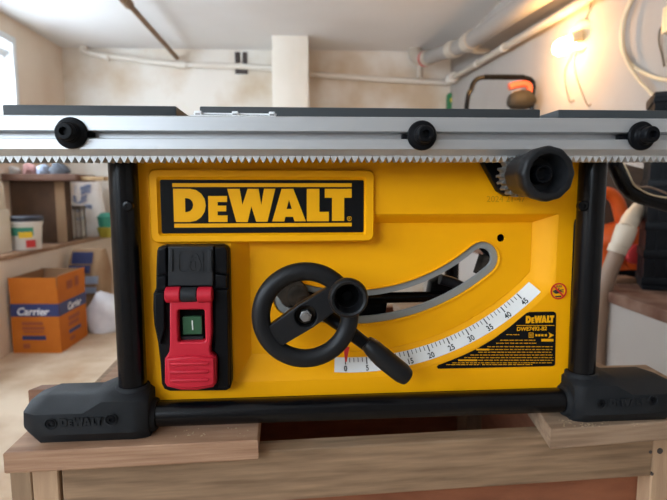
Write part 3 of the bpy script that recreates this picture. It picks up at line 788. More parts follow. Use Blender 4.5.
plank([s0 + Vector((0, .004, 0)), s0 + Vector((.14, .02, 0)), s1 + Vector((.17, .0, 0)), s1], BZ, BT, 'plank_tan', 'pale plank running back under the saw behind its left leg')
plank([Vector((.16, .205, 0)), Vector((.31, .222, 0)), Vector((.28, .60, 0)), Vector((.13, .58, 0))], BZ, BT, 'plank_grey', 'plank under the rear right foot of the saw')

# ================================================================== THE TABLE SAW
sx0 = .035
saw = thing(SAW, 'table_saw', (sx0, .22, BZ), 'yellow and black portable table saw standing on the workbench', 'table saw')
P2 = lambda x, y, yl=0.0: (SAW.at(x, y, yl).x, SAW.at(x, y, yl).z)
PL = lambda pts, yl=0.0: [P2(x, y, yl) for x, y in pts]

# --- front panel: a pressed plate with a recess on the right and an arc slot
CX, CZ = 0.0230, 1.0900
AR = lambda r, deg: (CX + r * math.sin(R(deg)), CZ - r * math.cos(R(deg)))
R_OUT, R_IN, DEEP = .2792, .2555, .0135
outline = PL([(137, 158), (138, 215), (141.2, 222), (145.2, 340), (147.6, 386), (154.5, 391), (160, 399.5), (555, 387), (560, 381), (566, 374), (566.5, 362), (572, 225), (573, 220), (579, 214), (580.5, 158)])
def recess(off):
    """The recess edge; off moves it inwards."""
    xr = P2(557, 240)[0] - off * .0205; zt_ = P2(450, 214.5)[1] - off * .009
    xl = P2(233, 300)[0] + off * .016; r = R_OUT - off * (R_OUT - R_IN)
    pts = [(xl, zt_), (xr, zt_)]
    a1 = math.degrees(math.asin((xr - CX - off * .0) / r)) if xr - CX < r else 60
    a1 = min(a1, 58)
    pts.append((xr, AR(r, a1)[1]))
    for k in range(1, 25): pts.append(AR(r, a1 * (1 - k / 24)))
    pts.append((xl, AR(r, 0)[1]))
    return pts
outline = [((x - sx0) * 1.0105 + sx0, z - (.001 if z < .83 else 0)) for x, z in outline]
O, I = recess(0), recess(1)
slot_l, slot_r = -18.5, 40.4
def slot(rm, hw, a0=slot_l, a1=slot_r, n=26):
    pts = [AR(rm + hw, a0 + (a1 - a0) * k / n) for k in range(n + 1)]
    c = AR(rm, a1)
    for k in range(1, 10):
        a = R(a1 - 90 + 180 * k / 10); pts.append((c[0] + hw * math.cos(a), c[1] + hw * math.sin(a)))
    pts += [AR(rm - hw, a1 - (a1 - a0) * k / n) for k in range(n + 1)]
    c = AR(rm, a0)
    for k in range(1, 10):
        a = R(a0 + 90 + 180 * k / 10); pts.append((c[0] + hw * math.cos(a), c[1] + hw * math.sin(a)))
    return pts
RM = .2078
hole_c = P2(501, 238, DEEP)
hole = [(hole_c[0] + .0041 * math.cos(2 * PI * k / 20), hole_c[1] + .0041 * math.sin(2 * PI * k / 20)) for k in range(20)]
bm = new()
slab(bm, [outline, O], 0.0, .003, .0008)
ss = [(o_, DEEP * o_ * o_ * (3 - 2 * o_) * .35 + DEEP * o_ * .65) for o_ in (0, .12, .3, .5, .7, .88, 1)]
loft(bm, [ring_y(recess(o_), y_) for o_, y_ in ss] + [ring_y(I, DEEP + .0025), ring_y(O, .0029)], False, False)
slab(bm, [I, slot(RM, .0180), hole], DEEP, .0025, .0006)
panel = part('front_panel', bm, 'yellow', saw, ang=25)
# bright raised lip round the slot
bm = slab(new(), [slot(RM, .0200), slot(RM, .0180)], DEEP - .0016, .003, .0007); part('slot_lip', bm, 'yellow', panel)
bm = slab(new(), [slot(RM, .0180), slot(RM - .0002, .0108)], DEEP + .0016, .004, .0005); part('slot_rim', bm, 'slot_steel', panel, label='grey steel rim of the arc slot')
# stamped date
o = SAW.at(506, 199.3, -.0002)
part('date_stamp', text(new(), '2024 21-47', .0088, lambda c: Vector((o.x + c.x, -.0001 - c.z, o.z + c.y)), 0, .0003), 'stamp', panel)

# --- name plate with lettering
yp = -.005
bm = new()
A0 = [SAW.at(148.5, 168.5, 0), SAW.at(374, 241.5, 0)]
B0 = [SAW.at(156, 176.5, yp), SAW.at(366.3, 234.8, yp)]
C0 = [SAW.at(159.5, 179.3, -.0015), SAW.at(363.8, 232.6, -.0015)]
rr = lambda q, r: rrect(q[0].x, q[1].x, q[1].z, q[0].z, r)
rr2 = lambda q, r, k: rrect(q[0].x + k, q[1].x - k, q[1].z + k, q[0].z - k, r)
loft(bm, [ring_y(rr(A0, .007), DEEP), ring_y(rr2(A0, .007, .0004), -.003), ring_y(rr2(A0, .006, .0018), yp), ring_y(rr(B0, .003), yp), ring_y(rr(C0, .0022), -.0015)], True, True)
plate = part('name_plate', bm, 'yellow', saw, ang=25)
part('plate_label', slab(new(), [rr2(C0, .0018, .0004)], -.0021, .0008), 'label_black', plate, label='black label field')
DW = [
    [[(172.2, 183.2), (351.7, 183.2), (351.7, 187.0), (172.3, 187.0)]],
    [[(174.2, 223.7), (351.7, 222.8), (351.7, 226.3), (174.3, 227.7)]],
]
def arc(cx, cy, rx, ry, a0, a1, n=8): return [(cx + rx * math.cos(R(a0 + (a1 - a0) * k / n)), cy + ry * math.sin(R(a0 + (a1 - a0) * k / n))) for k in range(n + 1)]
LET = [
    [[(173, 188.8), (190, 188.8)] + arc(190, 205.4, 15.8, 16.6, -90, 90) + [(174, 222)], [(185, 198.2), (187, 198.2)] + arc(187, 205.1, 6.2, 6.9, -90, 90, 6) + [(185.3, 212)]],
    [[(208, 196), (227, 196), (227, 202), (217.6, 202), (217.6, 205.6), (226.2, 205.6), (226.2, 211.4), (217.6, 211.4), (217.6, 215.4), (227.5, 215.4), (227.5, 222), (208.6, 222)]],
    [[(227.2, 188.8), (239.6, 188.8), (242.4, 204.8), (247.6, 188.8), (258.5, 188.8), (261.3, 204.8), (264.0, 188.8), (275.3, 188.8), (267.5, 221.7), (256.2, 221.7), (251.3, 206.3), (247.7, 222), (236.2, 222)]],
    [[(272.2, 221.4), (281.6, 188.8), (293.3, 188.8), (305.9, 221.3), (294.5, 221.3), (293.0, 216.8), (285.4, 216.8), (284.4, 221.4)], [(289, 200.0), (286.6, 209), (291.8, 209)]],
    [[(306.8, 188.8), (319.4, 188.8), (319.4, 211.8), (328.9, 211.8), (328.9, 221.2), (306.8, 221.2)]],
    [[(324.8, 188.8), (351.7, 188.8), (351.7, 197.8), (344.2, 197.8), (344.2, 220.9), (332, 221), (332, 197.8), (324.8, 197.8)]],
]
def logo(bm, f, y_front, thick, lines=True, fn=None):
    for g in (DW if lines else []) + LET: slab(bm, [[f(x, y) for x, y in ol] for ol in g], y_front, thick, 0, fn)
    return bm
yl_ = -.0024
bm = logo(new(), lambda x, y: P2(x, y, yl_), yl_, .0006)
part('logo_lettering', bm, 'yellow_ink', plate, label='yellow lettering between two yellow lines')
c = P2(349.4, 218.6, yl_)
bm = slab(new(), [[(c[0] + .0023 * math.cos(a), c[1] + .0023 * math.sin(a)) for a in [2 * PI * k / 20 for k in range(20)]], [(c[0] + .0018 * math.cos(a), c[1] + .0018 * math.sin(a)) for a in [2 * PI * k / 20 for k in range(20)]]], yl_, .0005)
text(bm, 'R', .0032, lambda q: Vector((c[0] + q.x, yl_ - q.z, c[1] + q.y)), 0, .0003)
part('registered_mark', bm, 'yellow_ink', plate)

# --- tilt scale on the sloping edge of the recess
def cone_y(r): return DEEP * (R_OUT - r) / (R_OUT - R_IN)
def on_cone(r, deg, lift): x, z = AR(r, deg); return Vector((x, cone_y(r) - lift, z))
S_IN, S_OUT = .2606, .2740
def strip(r0, r1, a0, a1, lift, n=1, th=.0004):
    rings = []
    for k in range(n + 1):
        a = a0 + (a1 - a0) * k / n
        rings.append([on_cone(r0, a, lift), on_cone(r1, a, lift), on_cone(r1, a, lift - th), on_cone(r0, a, lift - th)])
    return rings
bm = loft(new(), strip(S_IN, S_OUT, -4.6, 45.4, .0006, 40)); sc = part('tilt_scale', bm, 'scale_white', saw, label='white curved tilt scale', ang=20)
bm = new()
for d in range(0, 46):
    L = .0062 if d % 5 == 0 else .0042; h = .075 if d % 5 else .12
    D_ = d * .968 - 2.15; loft(bm, strip(S_IN + .0002, S_IN + L, D_ - h, D_ + h, .0010, 1, .0003))
part('tick_marks', bm, 'ink', sc)
for d in range(0, 46, 5):
    if d == 10: continue
    r0 = S_OUT - .0034
    def mp(c, d=d, r0=r0):
        r = r0 - c.y; return on_cone(r, d * .968 - 2.15 + math.degrees(c.x / r), .0009 + c.z)
    part('scale_number', text(new(), str(d), .0070, mp, .00012, .0003), 'ink', sc)
# red pointer
pt = PL([(343.5, 346), (349.5, 347), (346.5, 361.5), (345, 361.5)], .003)
part('scale_pointer', slab(new(), [pt], .0015, .002, .0004), 'pointer', saw, label='small red pointer at zero')

# --- warning label (bottom right)
lab = [(436.2, 367.6), (439, 364.8)]
pts = PL([(438.2, 368.6), (436.6, 366.8), (438.5, 364.7)])
pts += PL([(442.6, 363.4), (451, 360.2), (463.6, 355.0), (476.6, 348.8), (493, 339.2), (509.8, 326.8), (522.4, 316.3), (526.5, 313)])
pts += PL([(529, 312), (553.3, 311.5), (555.3, 312.6), (555.9, 314.8), (554.8, 364), (553.6, 365.6), (551.5, 366)])
lb = part('warning_label', slab(new(), [pts], -.0006, .0008), 'label_black', saw, label='black warning label with yellow print')
yl_ = -.0009
bx0, bx1, by0, by1 = 172.2, 351.7, 188.8, 222
tx0, ty0 = SAW.at(525.5, 315.8, 0).x, SAW.at(525.5, 315.8, 0).z; tx1, tz1 = SAW.at(553.5, 322.5, 0).x, SAW.at(553.5, 322.5, 0).z
bm = logo(new(), lambda x, y: (tx0 + (x - bx0) / (bx1 - bx0) * (tx1 - tx0), ty0 + (y - by0) / (by1 - by0) * (tz1 - ty0)), yl_, .0004, False)
part('logo_lettering', bm, 'yellow_ink', lb)
bm = new()
o = SAW.at(531.5, 328.7, 0); text(bm, 'DWE7492-B2', .0058, lambda c: Vector((o.x + c.x, yl_ - c.z, o.z + c.y)), .00008, .0003)
part('model_lettering', bm, 'yellow_ink', lb)
bm = new()
def bar(x0, x1, y, h=.9): slab(bm, [PL([(x0, y - h / 2), (x1, y - h / 2), (x1, y + h / 2), (x0, y + h / 2)])], yl_, .0004)
bar(516, 554, 325.3, .5)
rnd = random.Random(3)
for y, x0, x1 in ((334.5, 506, 519), (340, 500, 535), (343, 496, 536), (346.5, 487, 552), (349.3, 482, 552), (352, 478, 551), (354.8, 470, 553), (357.4, 464, 553), (360, 459, 553), (362.6, 452, 552), (364.4, 446, 480), (364.4, 482, 532)):
    x = x0
    while x < x1:
        w = rnd.uniform(1.4, 5.0); bar(x, min(x + w, x1), y, .6); x += w + rnd.uniform(.7, 1.3)
for y in (349.3, 360): bar(476 if y < 355 else 458, 489 if y < 355 else 477, y, 1.5)
bar(541, 553, 340, 2.6)
part('fine_print', bm, 'yellow_ink', lb)
bm = new()
def ringp(x0, x1, y0, y1, k): slab(bm, [PL([(x0, y0), (x1, y0), (x1, y1), (x0, y1)]), PL([(x0 + k, y0 + k), (x1 - k, y0 + k), (x1 - k, y1 - k), (x0 + k, y1 - k)])], yl_, .0004)
ringp(528.5, 533, 332.5, 337.5, .5); ringp(529.8, 531.7, 333.8, 336.2, .4)
slab(bm, [PL([(548, 332), (553.5, 335), (548, 338), (549.5, 335)])], yl_, .0004)
for x in (535, 538, 541, 544.5): slab(bm, [PL([(x, 334), (x + 2, 334), (x + 2, 336), (x, 336)])], yl_, .0004)
part('symbols', bm, 'yellow_ink', lb)

# --- no-hands warning sticker
c = SAW.at(558.2, 291, 0)
circ = lambda r, n=32, cx=c.x, cz=c.z: [(cx + r * math.cos(2 * PI * k / n), cz + r * math.sin(2 * PI * k / n)) for k in range(n)]
st = part('warning_sticker', slab(new(), [circ(.0088)], -.0006, .0008), 'yellow_ink', saw, label='round sticker with a crossed-out hand')
U = .0094
bm = slab(new(), [[(c.x + u * U, c.z + v * U) for u, v in ((-.66, .0), (-.42, .16), (-.18, .18), (.02, .34), (.12, .30), (.02, .14), (.56, .20), (.58, .10), (.16, .02), (.60, -.06), (.56, -.16), (.16, -.10), (.44, -.26), (.38, -.34), (.0, -.24), (-.30, -.30), (-.55, -.16))]], -.0009, .0004)
slab(bm, [[(c.x + u * U, c.z + v * U) for u, v in ((-.38, -.56), (.30, -.50), (.36, -.66), (-.30, -.70))]], -.0009, .0004)
for u in (-.22, .02, .24): slab(bm, [[(c.x + (u + a) * U, c.z + (b) * U) for a, b in ((-.05, .42), (.05, .42), (.08, .62), (-.02, .66))]], -.0009, .0004)
part('hand_symbol', bm, 'ink', st)
bm = slab(new(), [circ(.0088), circ(.0073)], -.0012, .0005)
q = .0074 * .7071; k = .0006
slab(bm, [[(c.x - q - k, c.z + q - k), (c.x - q + k, c.z + q + k), (c.x + q + k, c.z - q + k), (c.x + q - k, c.z - q - k)]], -.0012, .0004)
part('red_ring', bm, 'sign_red', st)

# --- tubular frame and rubber feet
LXs, YLEG, RT = (-.1975, .2605), -.009, .0131
tilt = lambda x: .0062 * (x + .005) - .0010
for i, x in enumerate(LXs):
    sg = -1 if i == 0 else 1
    part('leg', cyl(new(), (x, YLEG, .788), (x, YLEG, 1.052 + tilt(x)), RT, n=32), 'black_tube', saw)
    part('leg', cyl(new(), (x, .43, .788), (x, .43, 1.055), RT, n=24), 'black_tube', saw)
    zb_ = SAW.at(127 if i == 0 else 583, 206, -.02).z; xb = SAW.at(127.5 if i == 0 else 583, 206, -.02).x
    part('frame_bolt', lathe(new(), (xb, YLEG - RT * .80, zb_), (0, -1, 0), [(-.003, .0052), (.0012, .0052), (.0024, .0042), (.0026, .0022), (.0012, .0020)], 20), 'black_tube', saw)
ZT = .7835
part('base_tube', cyl(new(), (-.19, YLEG, ZT), (.250, YLEG, ZT), .0122, n=32), 'black_tube', saw)
part('gap_dark_strip', box(new(), (-.183, .004, .784), (.255, .007, .812)), 'black_plastic', saw)  # black strip added to keep the shaded gap under the panel dark
part('side_plate', box(new(), (-.186, .006, .815), (-.183, .40, 1.05)), 'black_plastic', saw)
part('side_plate', box(new(), (.255, .006, .815), (.258, .05, 1.05)), 'black_plastic', saw)

def foot(sg, y_mir=False):
    """Rubber corner foot; built for the left side, mirrored for the right."""
    xc = sx0 - .0025
    mir = lambda x: x if sg < 0 else 2 * xc - x
    def sec(x, k, dz=0.0):
        prof = [(.032, BZ + .002), (.036, BZ + .010), (.034, BZ + .030), (.022, BZ + .0390), (-.011, BZ + .0390), (-.0345, BZ + .0305), (-.0365, BZ + .0115), (-.027, BZ)]
        cy, cz = .0, BZ + .018
        r = []
        for y, z in prof:
            yy = cy + (y - cy) * k; zz = cz + (z - cz) * (k if z > cz or k < .9 else 1) + dz
            if y_mir: yy = .421 - yy
            r.append(Vector((mir(x), yy, max(zz, BZ))))
        return r
    def elb(x, k):
        prof = [(.030, BZ + .002), (.034, BZ + .012), (.032, BZ + .037), (.020, BZ + .0460), (-.0215, BZ + .0460), (-.0325, BZ + .0400), (-.0365, BZ + .0115), (-.027, BZ)]
        return [Vector((mir(x), (lambda yy: .421 - yy if y_mir else yy)(y * k), max(BZ, BZ + .02 + (z - BZ - .02) * (k if z > BZ + .02 else 1)))) for y, z in prof]
    bm = loft(new(), [sec(-.2945, .64, .003), sec(-.2925, .72, .002), sec(-.2785, 1.0), sec(-.236, 1.0), elb(-.2195, 1.0), elb(-.192, 1.0), elb(-.183, .92), elb(-.1790, .80)])
    bmesh.ops.bevel(bm, geom=[e for e in bm.edges if e.calc_face_angle(0) > .25], offset=.0018, segments=2, affect='EDGES')
    ft = part('foot', bm, 'foot_rubber', saw, ang=40)
    yl = .421 - YLEG if y_mir else YLEG
    xl = LXs[0] if sg < 0 else LXs[1]
    part('leg_collar', lathe(new(), (xl, yl, BZ + .040), (0, 0, 1), [(0, .0165), (.0065, .0162), (.0078, .0152), (.0078, .0130)], 32), 'foot_rubber', ft)
    part('tube_collar', lathe(new(), (mir(-.186), yl, ZT), (1 if sg < 0 else -1, 0, 0), [(0, .0172), (.006, .0168), (.0095, .0160), (.0110, .0148), (.0110, .0120)], 32), 'foot_rubber', ft)
    if not y_mir:
        px = ((50, 424.5), (110.5, 420)) if sg < 0 else ((602, 404), (653.5, 401))
        cs = [SAW.at(*p, -.037) for p in px]
        for c in cs:
            part('screw_recess', lathe(new(), (c.x, -.0352, c.z), (0, -1, 0), [(0, .0052), (.0010, .0056), (.0014, .0054), (.0014, .0047), (-.0006, .0045)], 24, caps=(True, False)), 'foot_rubber', ft)
            part('foot_screw', lathe(new(), (c.x, -.0352, c.z), (0, -1, 0), [(-.001, .0040), (.0004, .0040), (.0010, .0034), (.0011, .0018), (.0, .0015)], 16), 'black_plastic', ft)
        m = (cs[0] + cs[1]) / 2; L = (cs[1] - cs[0]).length - .0165
        f = lambda x, y: (m.x + ((x - bx0) / (bx1 - bx0) - .5) * L, m.z - ((y - by0) / (by1 - by0) - .5) * .0082)
        part('embossed_lettering', logo(new(), f, -.0369, .0010, False), 'foot_rubber', ft)
for y_mir in (False, True):
    for sg in (-1, 1): foot(sg, y_mir)

# --- table sections
def tsec(x0, x1, y1, zdrop=.017):
    bm = box(new(), (x0, -.024, 1.0788 - zdrop), (x1, y1, 1.0788), .0012)
    for v in bm.verts: v.co.z += .0045 * v.co.x
    part('table_section', bm, 'table_grey', saw)
tsec(SAW.at(2, 108, -.024).x, SAW.at(176.2, 107, -.024).x, .40)
tsec(SAW.at(199.5, 108, -.024).x, SAW.at(540.5, 112, -.024).x, .43)
tsec(SAW.at(558.5, 112, -.024).x, .46, .40)

# --- fence rail with its T groove, rack and bolts
XA, XB = -.36, .46
prof = [(-.024, 1.0668), (-.0550, 1.0668), (-.0560, 1.0660), (-.0560, 1.0545), (-.0550, 1.0540), (-.0455, 1.0535), (-.0455, 1.0485), (-.0550, 1.0480), (-.0560, 1.0475), (-.0560, 1.0392), (-.0552, 1.0386), (-.0500, 1.0340), (-.040, 1.0335), (-.024, 1.0400)]
bm = loft(new(), [[Vector((x, y, z + tilt(x))) for y, z in prof] for x in (XA, XB)])
rail = part('fence_rail', bm, 'alu', saw, ang=20)
bm = new(); pitch = .0062; n = int((XB - XA) / pitch)
zr, ztip = 1.0335, 1.0284; top = 1.0365
for k in range(n):
    xa = XA + k * pitch; t_ = tilt(xa); zz = [(xa, zr), (xa + .0025, ztip + .0003), (xa + .0029, ztip), (xa + .0033, ztip), (xa + .0037, ztip + .0003), (xa + pitch, zr), (xa + pitch, top), (xa, top)]
    loft(bm, [[Vector((x, y, z + t_)) for x, z in zz] for y in (-.0495, -.0375)])
part('gear_rack', bm, 'rack', saw, label='toothed rack under the rail', ang=20)
for px, py, cxp, cyp in ((71, 133, 65.6, 132.5), (422, 135.5, 425, 133), (642, 136, 651, 134.7)):
    c = SAW.at(px, py, -.0575)
    part('rail_bolt', lathe(new(), (c.x, -.0555, c.z), (0, -1, 0), [(0, .0128), (.0022, .0130), (.0034, .0122), (.0042, .0088), (.0052, .0080), (.0060, .0086), (.0075, .0080), (.0085, .0080), (.0092, .0074), (.0155, .0072), (.0166, .0062), (.0166, .0034), (.0120, .0030)], 32), 'black_plastic', saw)
for x0, x1, py in ((86, 94, 134.3), (402, 409, 137), (618, 630, 137.5)):
    a = SAW.at(x0, py - 2.6, -.050); b = SAW.at(x1, py + 2.6, -.050)
    part('slot_nut', box(new(), (a.x, -.052, b.z), (b.x, -.046, a.z), .0006), 'black_plastic', saw)
# clear cursor strip on top of the rail
a = SAW.at(190.5, 117.8, -.05); b = SAW.at(276, 113.8, -.05); zt_ = 1.0668 + tilt((a.x + b.x) / 2)
bm = new()
box(bm, (a.x, -.052, zt_ - .0001), (b.x, -.034, zt_ + .0012), .0003, 1)
box(bm, (a.x, -.036, zt_ + .001), (b.x, -.034, zt_ + .0016), .0003, 1); box(bm, (a.x, -.037, zt_ + .0040), (b.x, -.034, zt_ + .0053), .0003, 1)
cs_ = part('cursor_strip', bm, 'clear', saw, label='clear plastic scale cursor strip')
for px, wpx in ((198, 7), (235, 6), (272, 6)):
    c = SAW.at(px, 116, -.045); box_ = box(new(), (c.x - wpx * .00045, -.046, zt_ + .0008), (c.x + wpx * .00045, -.0345, zt_ + .0056), .0006, 1)
    part('cursor_clip', box_, 'clear', cs_)
    part('clip_screw', box(new(), (c.x - .002, -.0462, zt_ + .0018), (c.x + .002, -.0455, zt_ + .0036)), 'bolt', cs_)

# --- rip fence adjusting knob with pinion and bracket
KX, KZ = .1585, 1.0150
c = SAW.at(549.5, 173.6, -.104); gx, gz = c.x, c.z
bm = lathe(new(), (gx, -.104, gz), (0, 1, 0), [(.020, .0085), (.020, .0138), (.004, .0150), (.0008, .0162), (.0, .0190), (.0008, .0210), (.003, .0222), (.010, .0222), (.014, .0214), (.022, .0200), (.044, .0182), (.046, .0150), (.046, .008)], 120, 12, .014)
kn = part('rip_fence_knob', bm, 'knob_plastic', saw, ang=45)
part('knob_hub', lathe(new(), (gx, -.104, gz), (0, 1, 0), [(.021, .0082), (.010, .0074), (.009, .0068), (.0092, .0058), (.013, .0055), (.015, .004)], 28, caps=(False, True)), 'black_plastic', kn)
pts = []
nt_ = 18
for k in range(nt_):
    a = 2 * PI * k / nt_
    for da, r in ((-.115, .0160), (-.05, .0192), (.05, .0192), (.115, .0160)): pts.append((gx + r * math.cos(a + da), gz + r * math.sin(a + da)))
part('pinion_gear', slab(new(), [pts], -.054, .012, .0004), 'gear_steel', saw, label='grey toothed pinion', ang=25)
part('pinion_shaft', cyl(new(), (gx, -.042, gz), (gx, .02, gz), .006), 'dark_steel', saw)
br = PL([(478.5, 158), (531, 158), (531, 186), (522, 195.5), (505, 196), (497, 191)], -.012)
part('pinion_bracket', slab(new(), [br], -.016, .010, .0015), 'black_plastic', saw)

# --- height handwheel
WX, WZ, WY = -.0288, .8905, -.050
c = SAW.at(305.6, 315.2, WY); WX, WZ = c.x, c.z
wheel_r, tube_r = .0402, .0084
bm = new(); rings = []
NN, MM = 56, 14
for i in range(NN):
    a = 2 * PI * i / NN
    rings.append([Vector((WX + (wheel_r + tube_r * math.cos(b)) * math.cos(a), WY + tube_r * .95 * math.sin(b), WZ + (wheel_r + tube_r * math.cos(b)) * math.sin(a))) for b in [2 * PI * k / MM for k in range(MM)]])
loft(bm, rings + [rings[0]], False, False); bmesh.ops.remove_doubles(bm, verts=bm.verts[:], dist=1e-6)
hw = part('handwheel', bm, 'knob_plastic', saw, ang=60)
def spoke_pt(u, v, ang=R(33)): return (WX + u * math.cos(ang) - v * math.sin(ang), WZ + u * math.sin(ang) + v * math.cos(ang))
sp = [spoke_pt(u, v) for u, v in ((-.038, -.0105), (.0, -.0125), (.038, -.0105), (.038, .0105), (.0, .0125), (-.038, .0105))]
hc_ = [(WX + .0098 * math.cos(2 * PI * k / 28), WZ + .0098 * math.sin(2 * PI * k / 28)) for k in range(28)]
part('spoke', slab(new(), [sp, hc_], WY - .0050, .011, .0012), 'knob_plastic', hw)
part('hub_cup', lathe(new(), (WX, WY + .004, WZ), (0, -1, 0), [(.009, .0100), (.0, .0098), (-.006, .008)], 28, caps=(False, True)), 'void', hw)
hx = [(WX + .0056 * math.cos(R(60 * k + 10)), WZ + .0056 * math.sin(R(60 * k + 10))) for k in range(6)]
part('hub_nut', slab(new(), [hx], WY - .0045, .008, .0006), 'bolt', hw, label='steel nut')
part('hub_stud', cyl(new(), (WX, WY - .0062, WZ), (WX, WY, WZ), .0030), 'bolt', hw)
part('hub_shaft', cyl(new(), (WX, WY + .004, WZ), (WX, .03, WZ), .009), 'dark_steel', hw)
c = SAW.at(348.8, 299.2, -.098); ke = Vector(spoke_pt(wheel_r + .002, 0)[:1] + (WY,) + spoke_pt(wheel_r + .002, 0)[1:])
ax = (c - ke); Lk = ax.length
bm = lathe(new(), ke, ax, [(-.002, .0100), (.004, .0110), (.012, .0125), (.024, .0145), (.036, .0160), (Lk - .006, .0166), (Lk - .0015, .0156), (Lk, .0140), (Lk - .0008, .0122), (Lk - .018, .0105)], 32)
kb_ = part('crank_knob', bm, 'knob_plastic', hw, ang=45)
part('knob_bore', lathe(new(), ke, ax, [(Lk - .0178, .0100), (Lk - .0176, .0045), (Lk - .014, .0042), (Lk - .0138, .002)], 20, caps=(False, True)), 'void', kb_)

# --- tilt lock lever
V = lambda x, y, yl=-.034: SAW.at(x, y, yl)
lv = part('tilt_lock_lever', tube(new(), [V(318, 308, -.022), V(330, 317, -.024), V(345, 328), V(360, 340), V(371, 348)], [.0090, .0090, .0082, .0078, .0078], 16, .8), 'black_plastic', saw)
part('lever_grip', tube(new(), [V(366, 342, -.037), V(372, 347.5, -.038), V(382, 357, -.039), V(393, 366, -.040), V(402, 373, -.040), V(407, 377, -.040)], [.0078, .0108, .0122, .0122, .0120, .0098], 20, .8), 'knob_plastic', lv)

# --- mechanism seen through the slot
part('trunnion_rod', cyl(new(), SAW.at(340, 298.5, .055), SAW.at(445, 296.5, .055), .0062), 'black_tube', saw)
part('trunnion_block', slab(new(), [PL([(428, 302), (432, 283), (442, 276), (452, 279), (462, 292), (456, 306), (440, 310)], .06)], .06, .02, .003), 'black_plastic', saw)
part('trunnion_strut', tube(new(), [SAW.at(440, 279, .05), SAW.at(456, 284, .05), SAW.at(478, 297, .05)], .0060, 12), 'dark_plastic', saw)
part('hole_dark_block', box(new(), (hole_c[0] - .008, .022, hole_c[1] - .008), (hole_c[0] + .008, .030, hole_c[1] + .008)), 'void', saw)  # black block added so the hole reads as dark
part('slot_dark_block', slab(new(), [PL([(258, 262), (366, 262), (366, 303), (388, 303), (384, 330), (258, 330)], .03)], .03, .05, .004), 'void', saw)  # added black block, stands in for the darkness at the slot's left end
bm = new()
cyl(bm, SAW.at(482, 276, .036), SAW.at(490, 258, .036), .0105, .0125, 16); cyl(bm, SAW.at(486, 262, .034), SAW.at(499, 252, .034), .009, .010, 12)
part('tilt_gearcase', bm, 'dark_steel', saw)
part('slot_stop', slab(new(), [PL([(474, 243), (486, 238), (500, 240), (502, 256), (494, 262), (484, 252)], .026)], .026, .010, .002), 'black_plastic', saw)
hxx = SAW.at(292, 292, .004)
bm = new(); slab(bm, [[(hxx.x + .0160 * math.cos(R(60 * k + 8)), hxx.z + .0160 * math.sin(R(60 * k + 8))) for k in range(6)]], .000, .012, .001)
nut = part('tilt_nut', bm, 'dark_steel', saw, label='oily brown hexagon nut behind the handwheel')
part('nut_washer', lathe(new(), (hxx.x + .006, .0, hxx.z - .003), (0, -1, 0), [(0, .0105), (.004, .0105), (.005, .0085), (.005, .006)], 24), 'dark_steel', nut)

# --- switch with its red paddle
yb_ = -.016
hs_ = PL([(156.5, 251), (158, 247.5), (162, 245.8), (222, 245.2), (226, 246.8), (228.3, 250.5), (229.3, 275), (229.6, 300), (230, 340), (231.2, 372), (231.4, 384), (230.2, 388.5), (226, 391), (170, 391.6), (164, 389.5), (161.2, 384), (159.8, 362), (157.4, 342), (153.8, 325), (152.6, 310), (152.9, 294), (155.6, 288.5), (155.8, 270)], yb_)
sw = part('switch_housing', slab(new(), [hs_], yb_, .0175, .0022, seg=2), 'black_plastic', saw, ang=40)
for pts in ([(157.5, 249.5), (166, 247.5), (166.5, 274), (157.5, 275)], [(156.8, 277), (166, 275.5), (166, 290), (156, 291)], [(154.5, 293.5), (164, 292), (164.5, 330), (160.5, 345), (158, 338), (154.8, 322)],
            [(215, 247), (225, 247), (227, 251), (227.3, 274), (215.5, 272)], [(215.5, 274), (226.5, 275.5), (226.5, 288), (215.5, 288)], [(214.5, 290), (227.5, 290), (228.5, 340), (229, 386), (218.5, 388), (218, 356), (214, 350)]):
    part('housing_block', slab(new(), [PL(pts, -.021)], -.0215, .008, .0012), 'black_plastic', sw)
yf = -.0245
fl = part('lockout_flap', slab(new(), [PL([(168.2, 246.5), (213.2, 246.5), (212.6, 285.8), (168, 285.8)], yf)], yf, .010, .001), 'dark_plastic', sw)
for x0, x1 in ((169.2, 172.6), (207.8, 211.6)): part('flap_ridge', slab(new(), [PL([(x0, 249.5), (x1, 249.5), (x1, 271.5), (x0, 271.5)], yf - .0015)], yf - .0016, .0026, .0006), 'dark_plastic', fl)
q = yf - .0008
sq = lambda k: rrect(P2(178.3 + k, 272 - k, q)[0], P2(202.8 - k, 250.5 + k, q)[0], P2(178.3 + k, 273 - k, q)[1], P2(202.8 - k, 250.5 + k, q)[1], .003)
bm = slab(new(), [sq(0), sq(1.2)], q, .0018)
pc_ = P2(194.5, 264.5, q)
slab(bm, [[(pc_[0] + .0062 * math.cos(a), pc_[1] - .0005 + .0072 * math.sin(a)) for a in [2 * PI * k / 20 for k in range(20)]], [(pc_[0] + .0046 * math.cos(a), pc_[1] - .0005 + .0055 * math.sin(a)) for a in [2 * PI * k / 20 for k in range(20)]]], q, .0018)
sh = [(pc_[0] + .0042 * math.cos(R(a)), pc_[1] + .0055 + .0052 * math.sin(R(a))) for a in range(-10, 191, 20)] + [(pc_[0] + .0028 * math.cos(R(a)), pc_[1] + .0055 + .0038 * math.sin(R(a))) for a in range(190, -11, -20)]
slab(bm, [sh], q, .0018)
slab(bm, [PL([(185.5, 268.5), (190.5, 262), (191.5, 263), (187, 269.5)], q)], q, .0016); slab(bm, [PL([(194, 261.5), (195.4, 261.5), (195.4, 268), (194, 268)], q)], q, .0016)
part('padlock_symbol', bm, 'dark_plastic', fl)
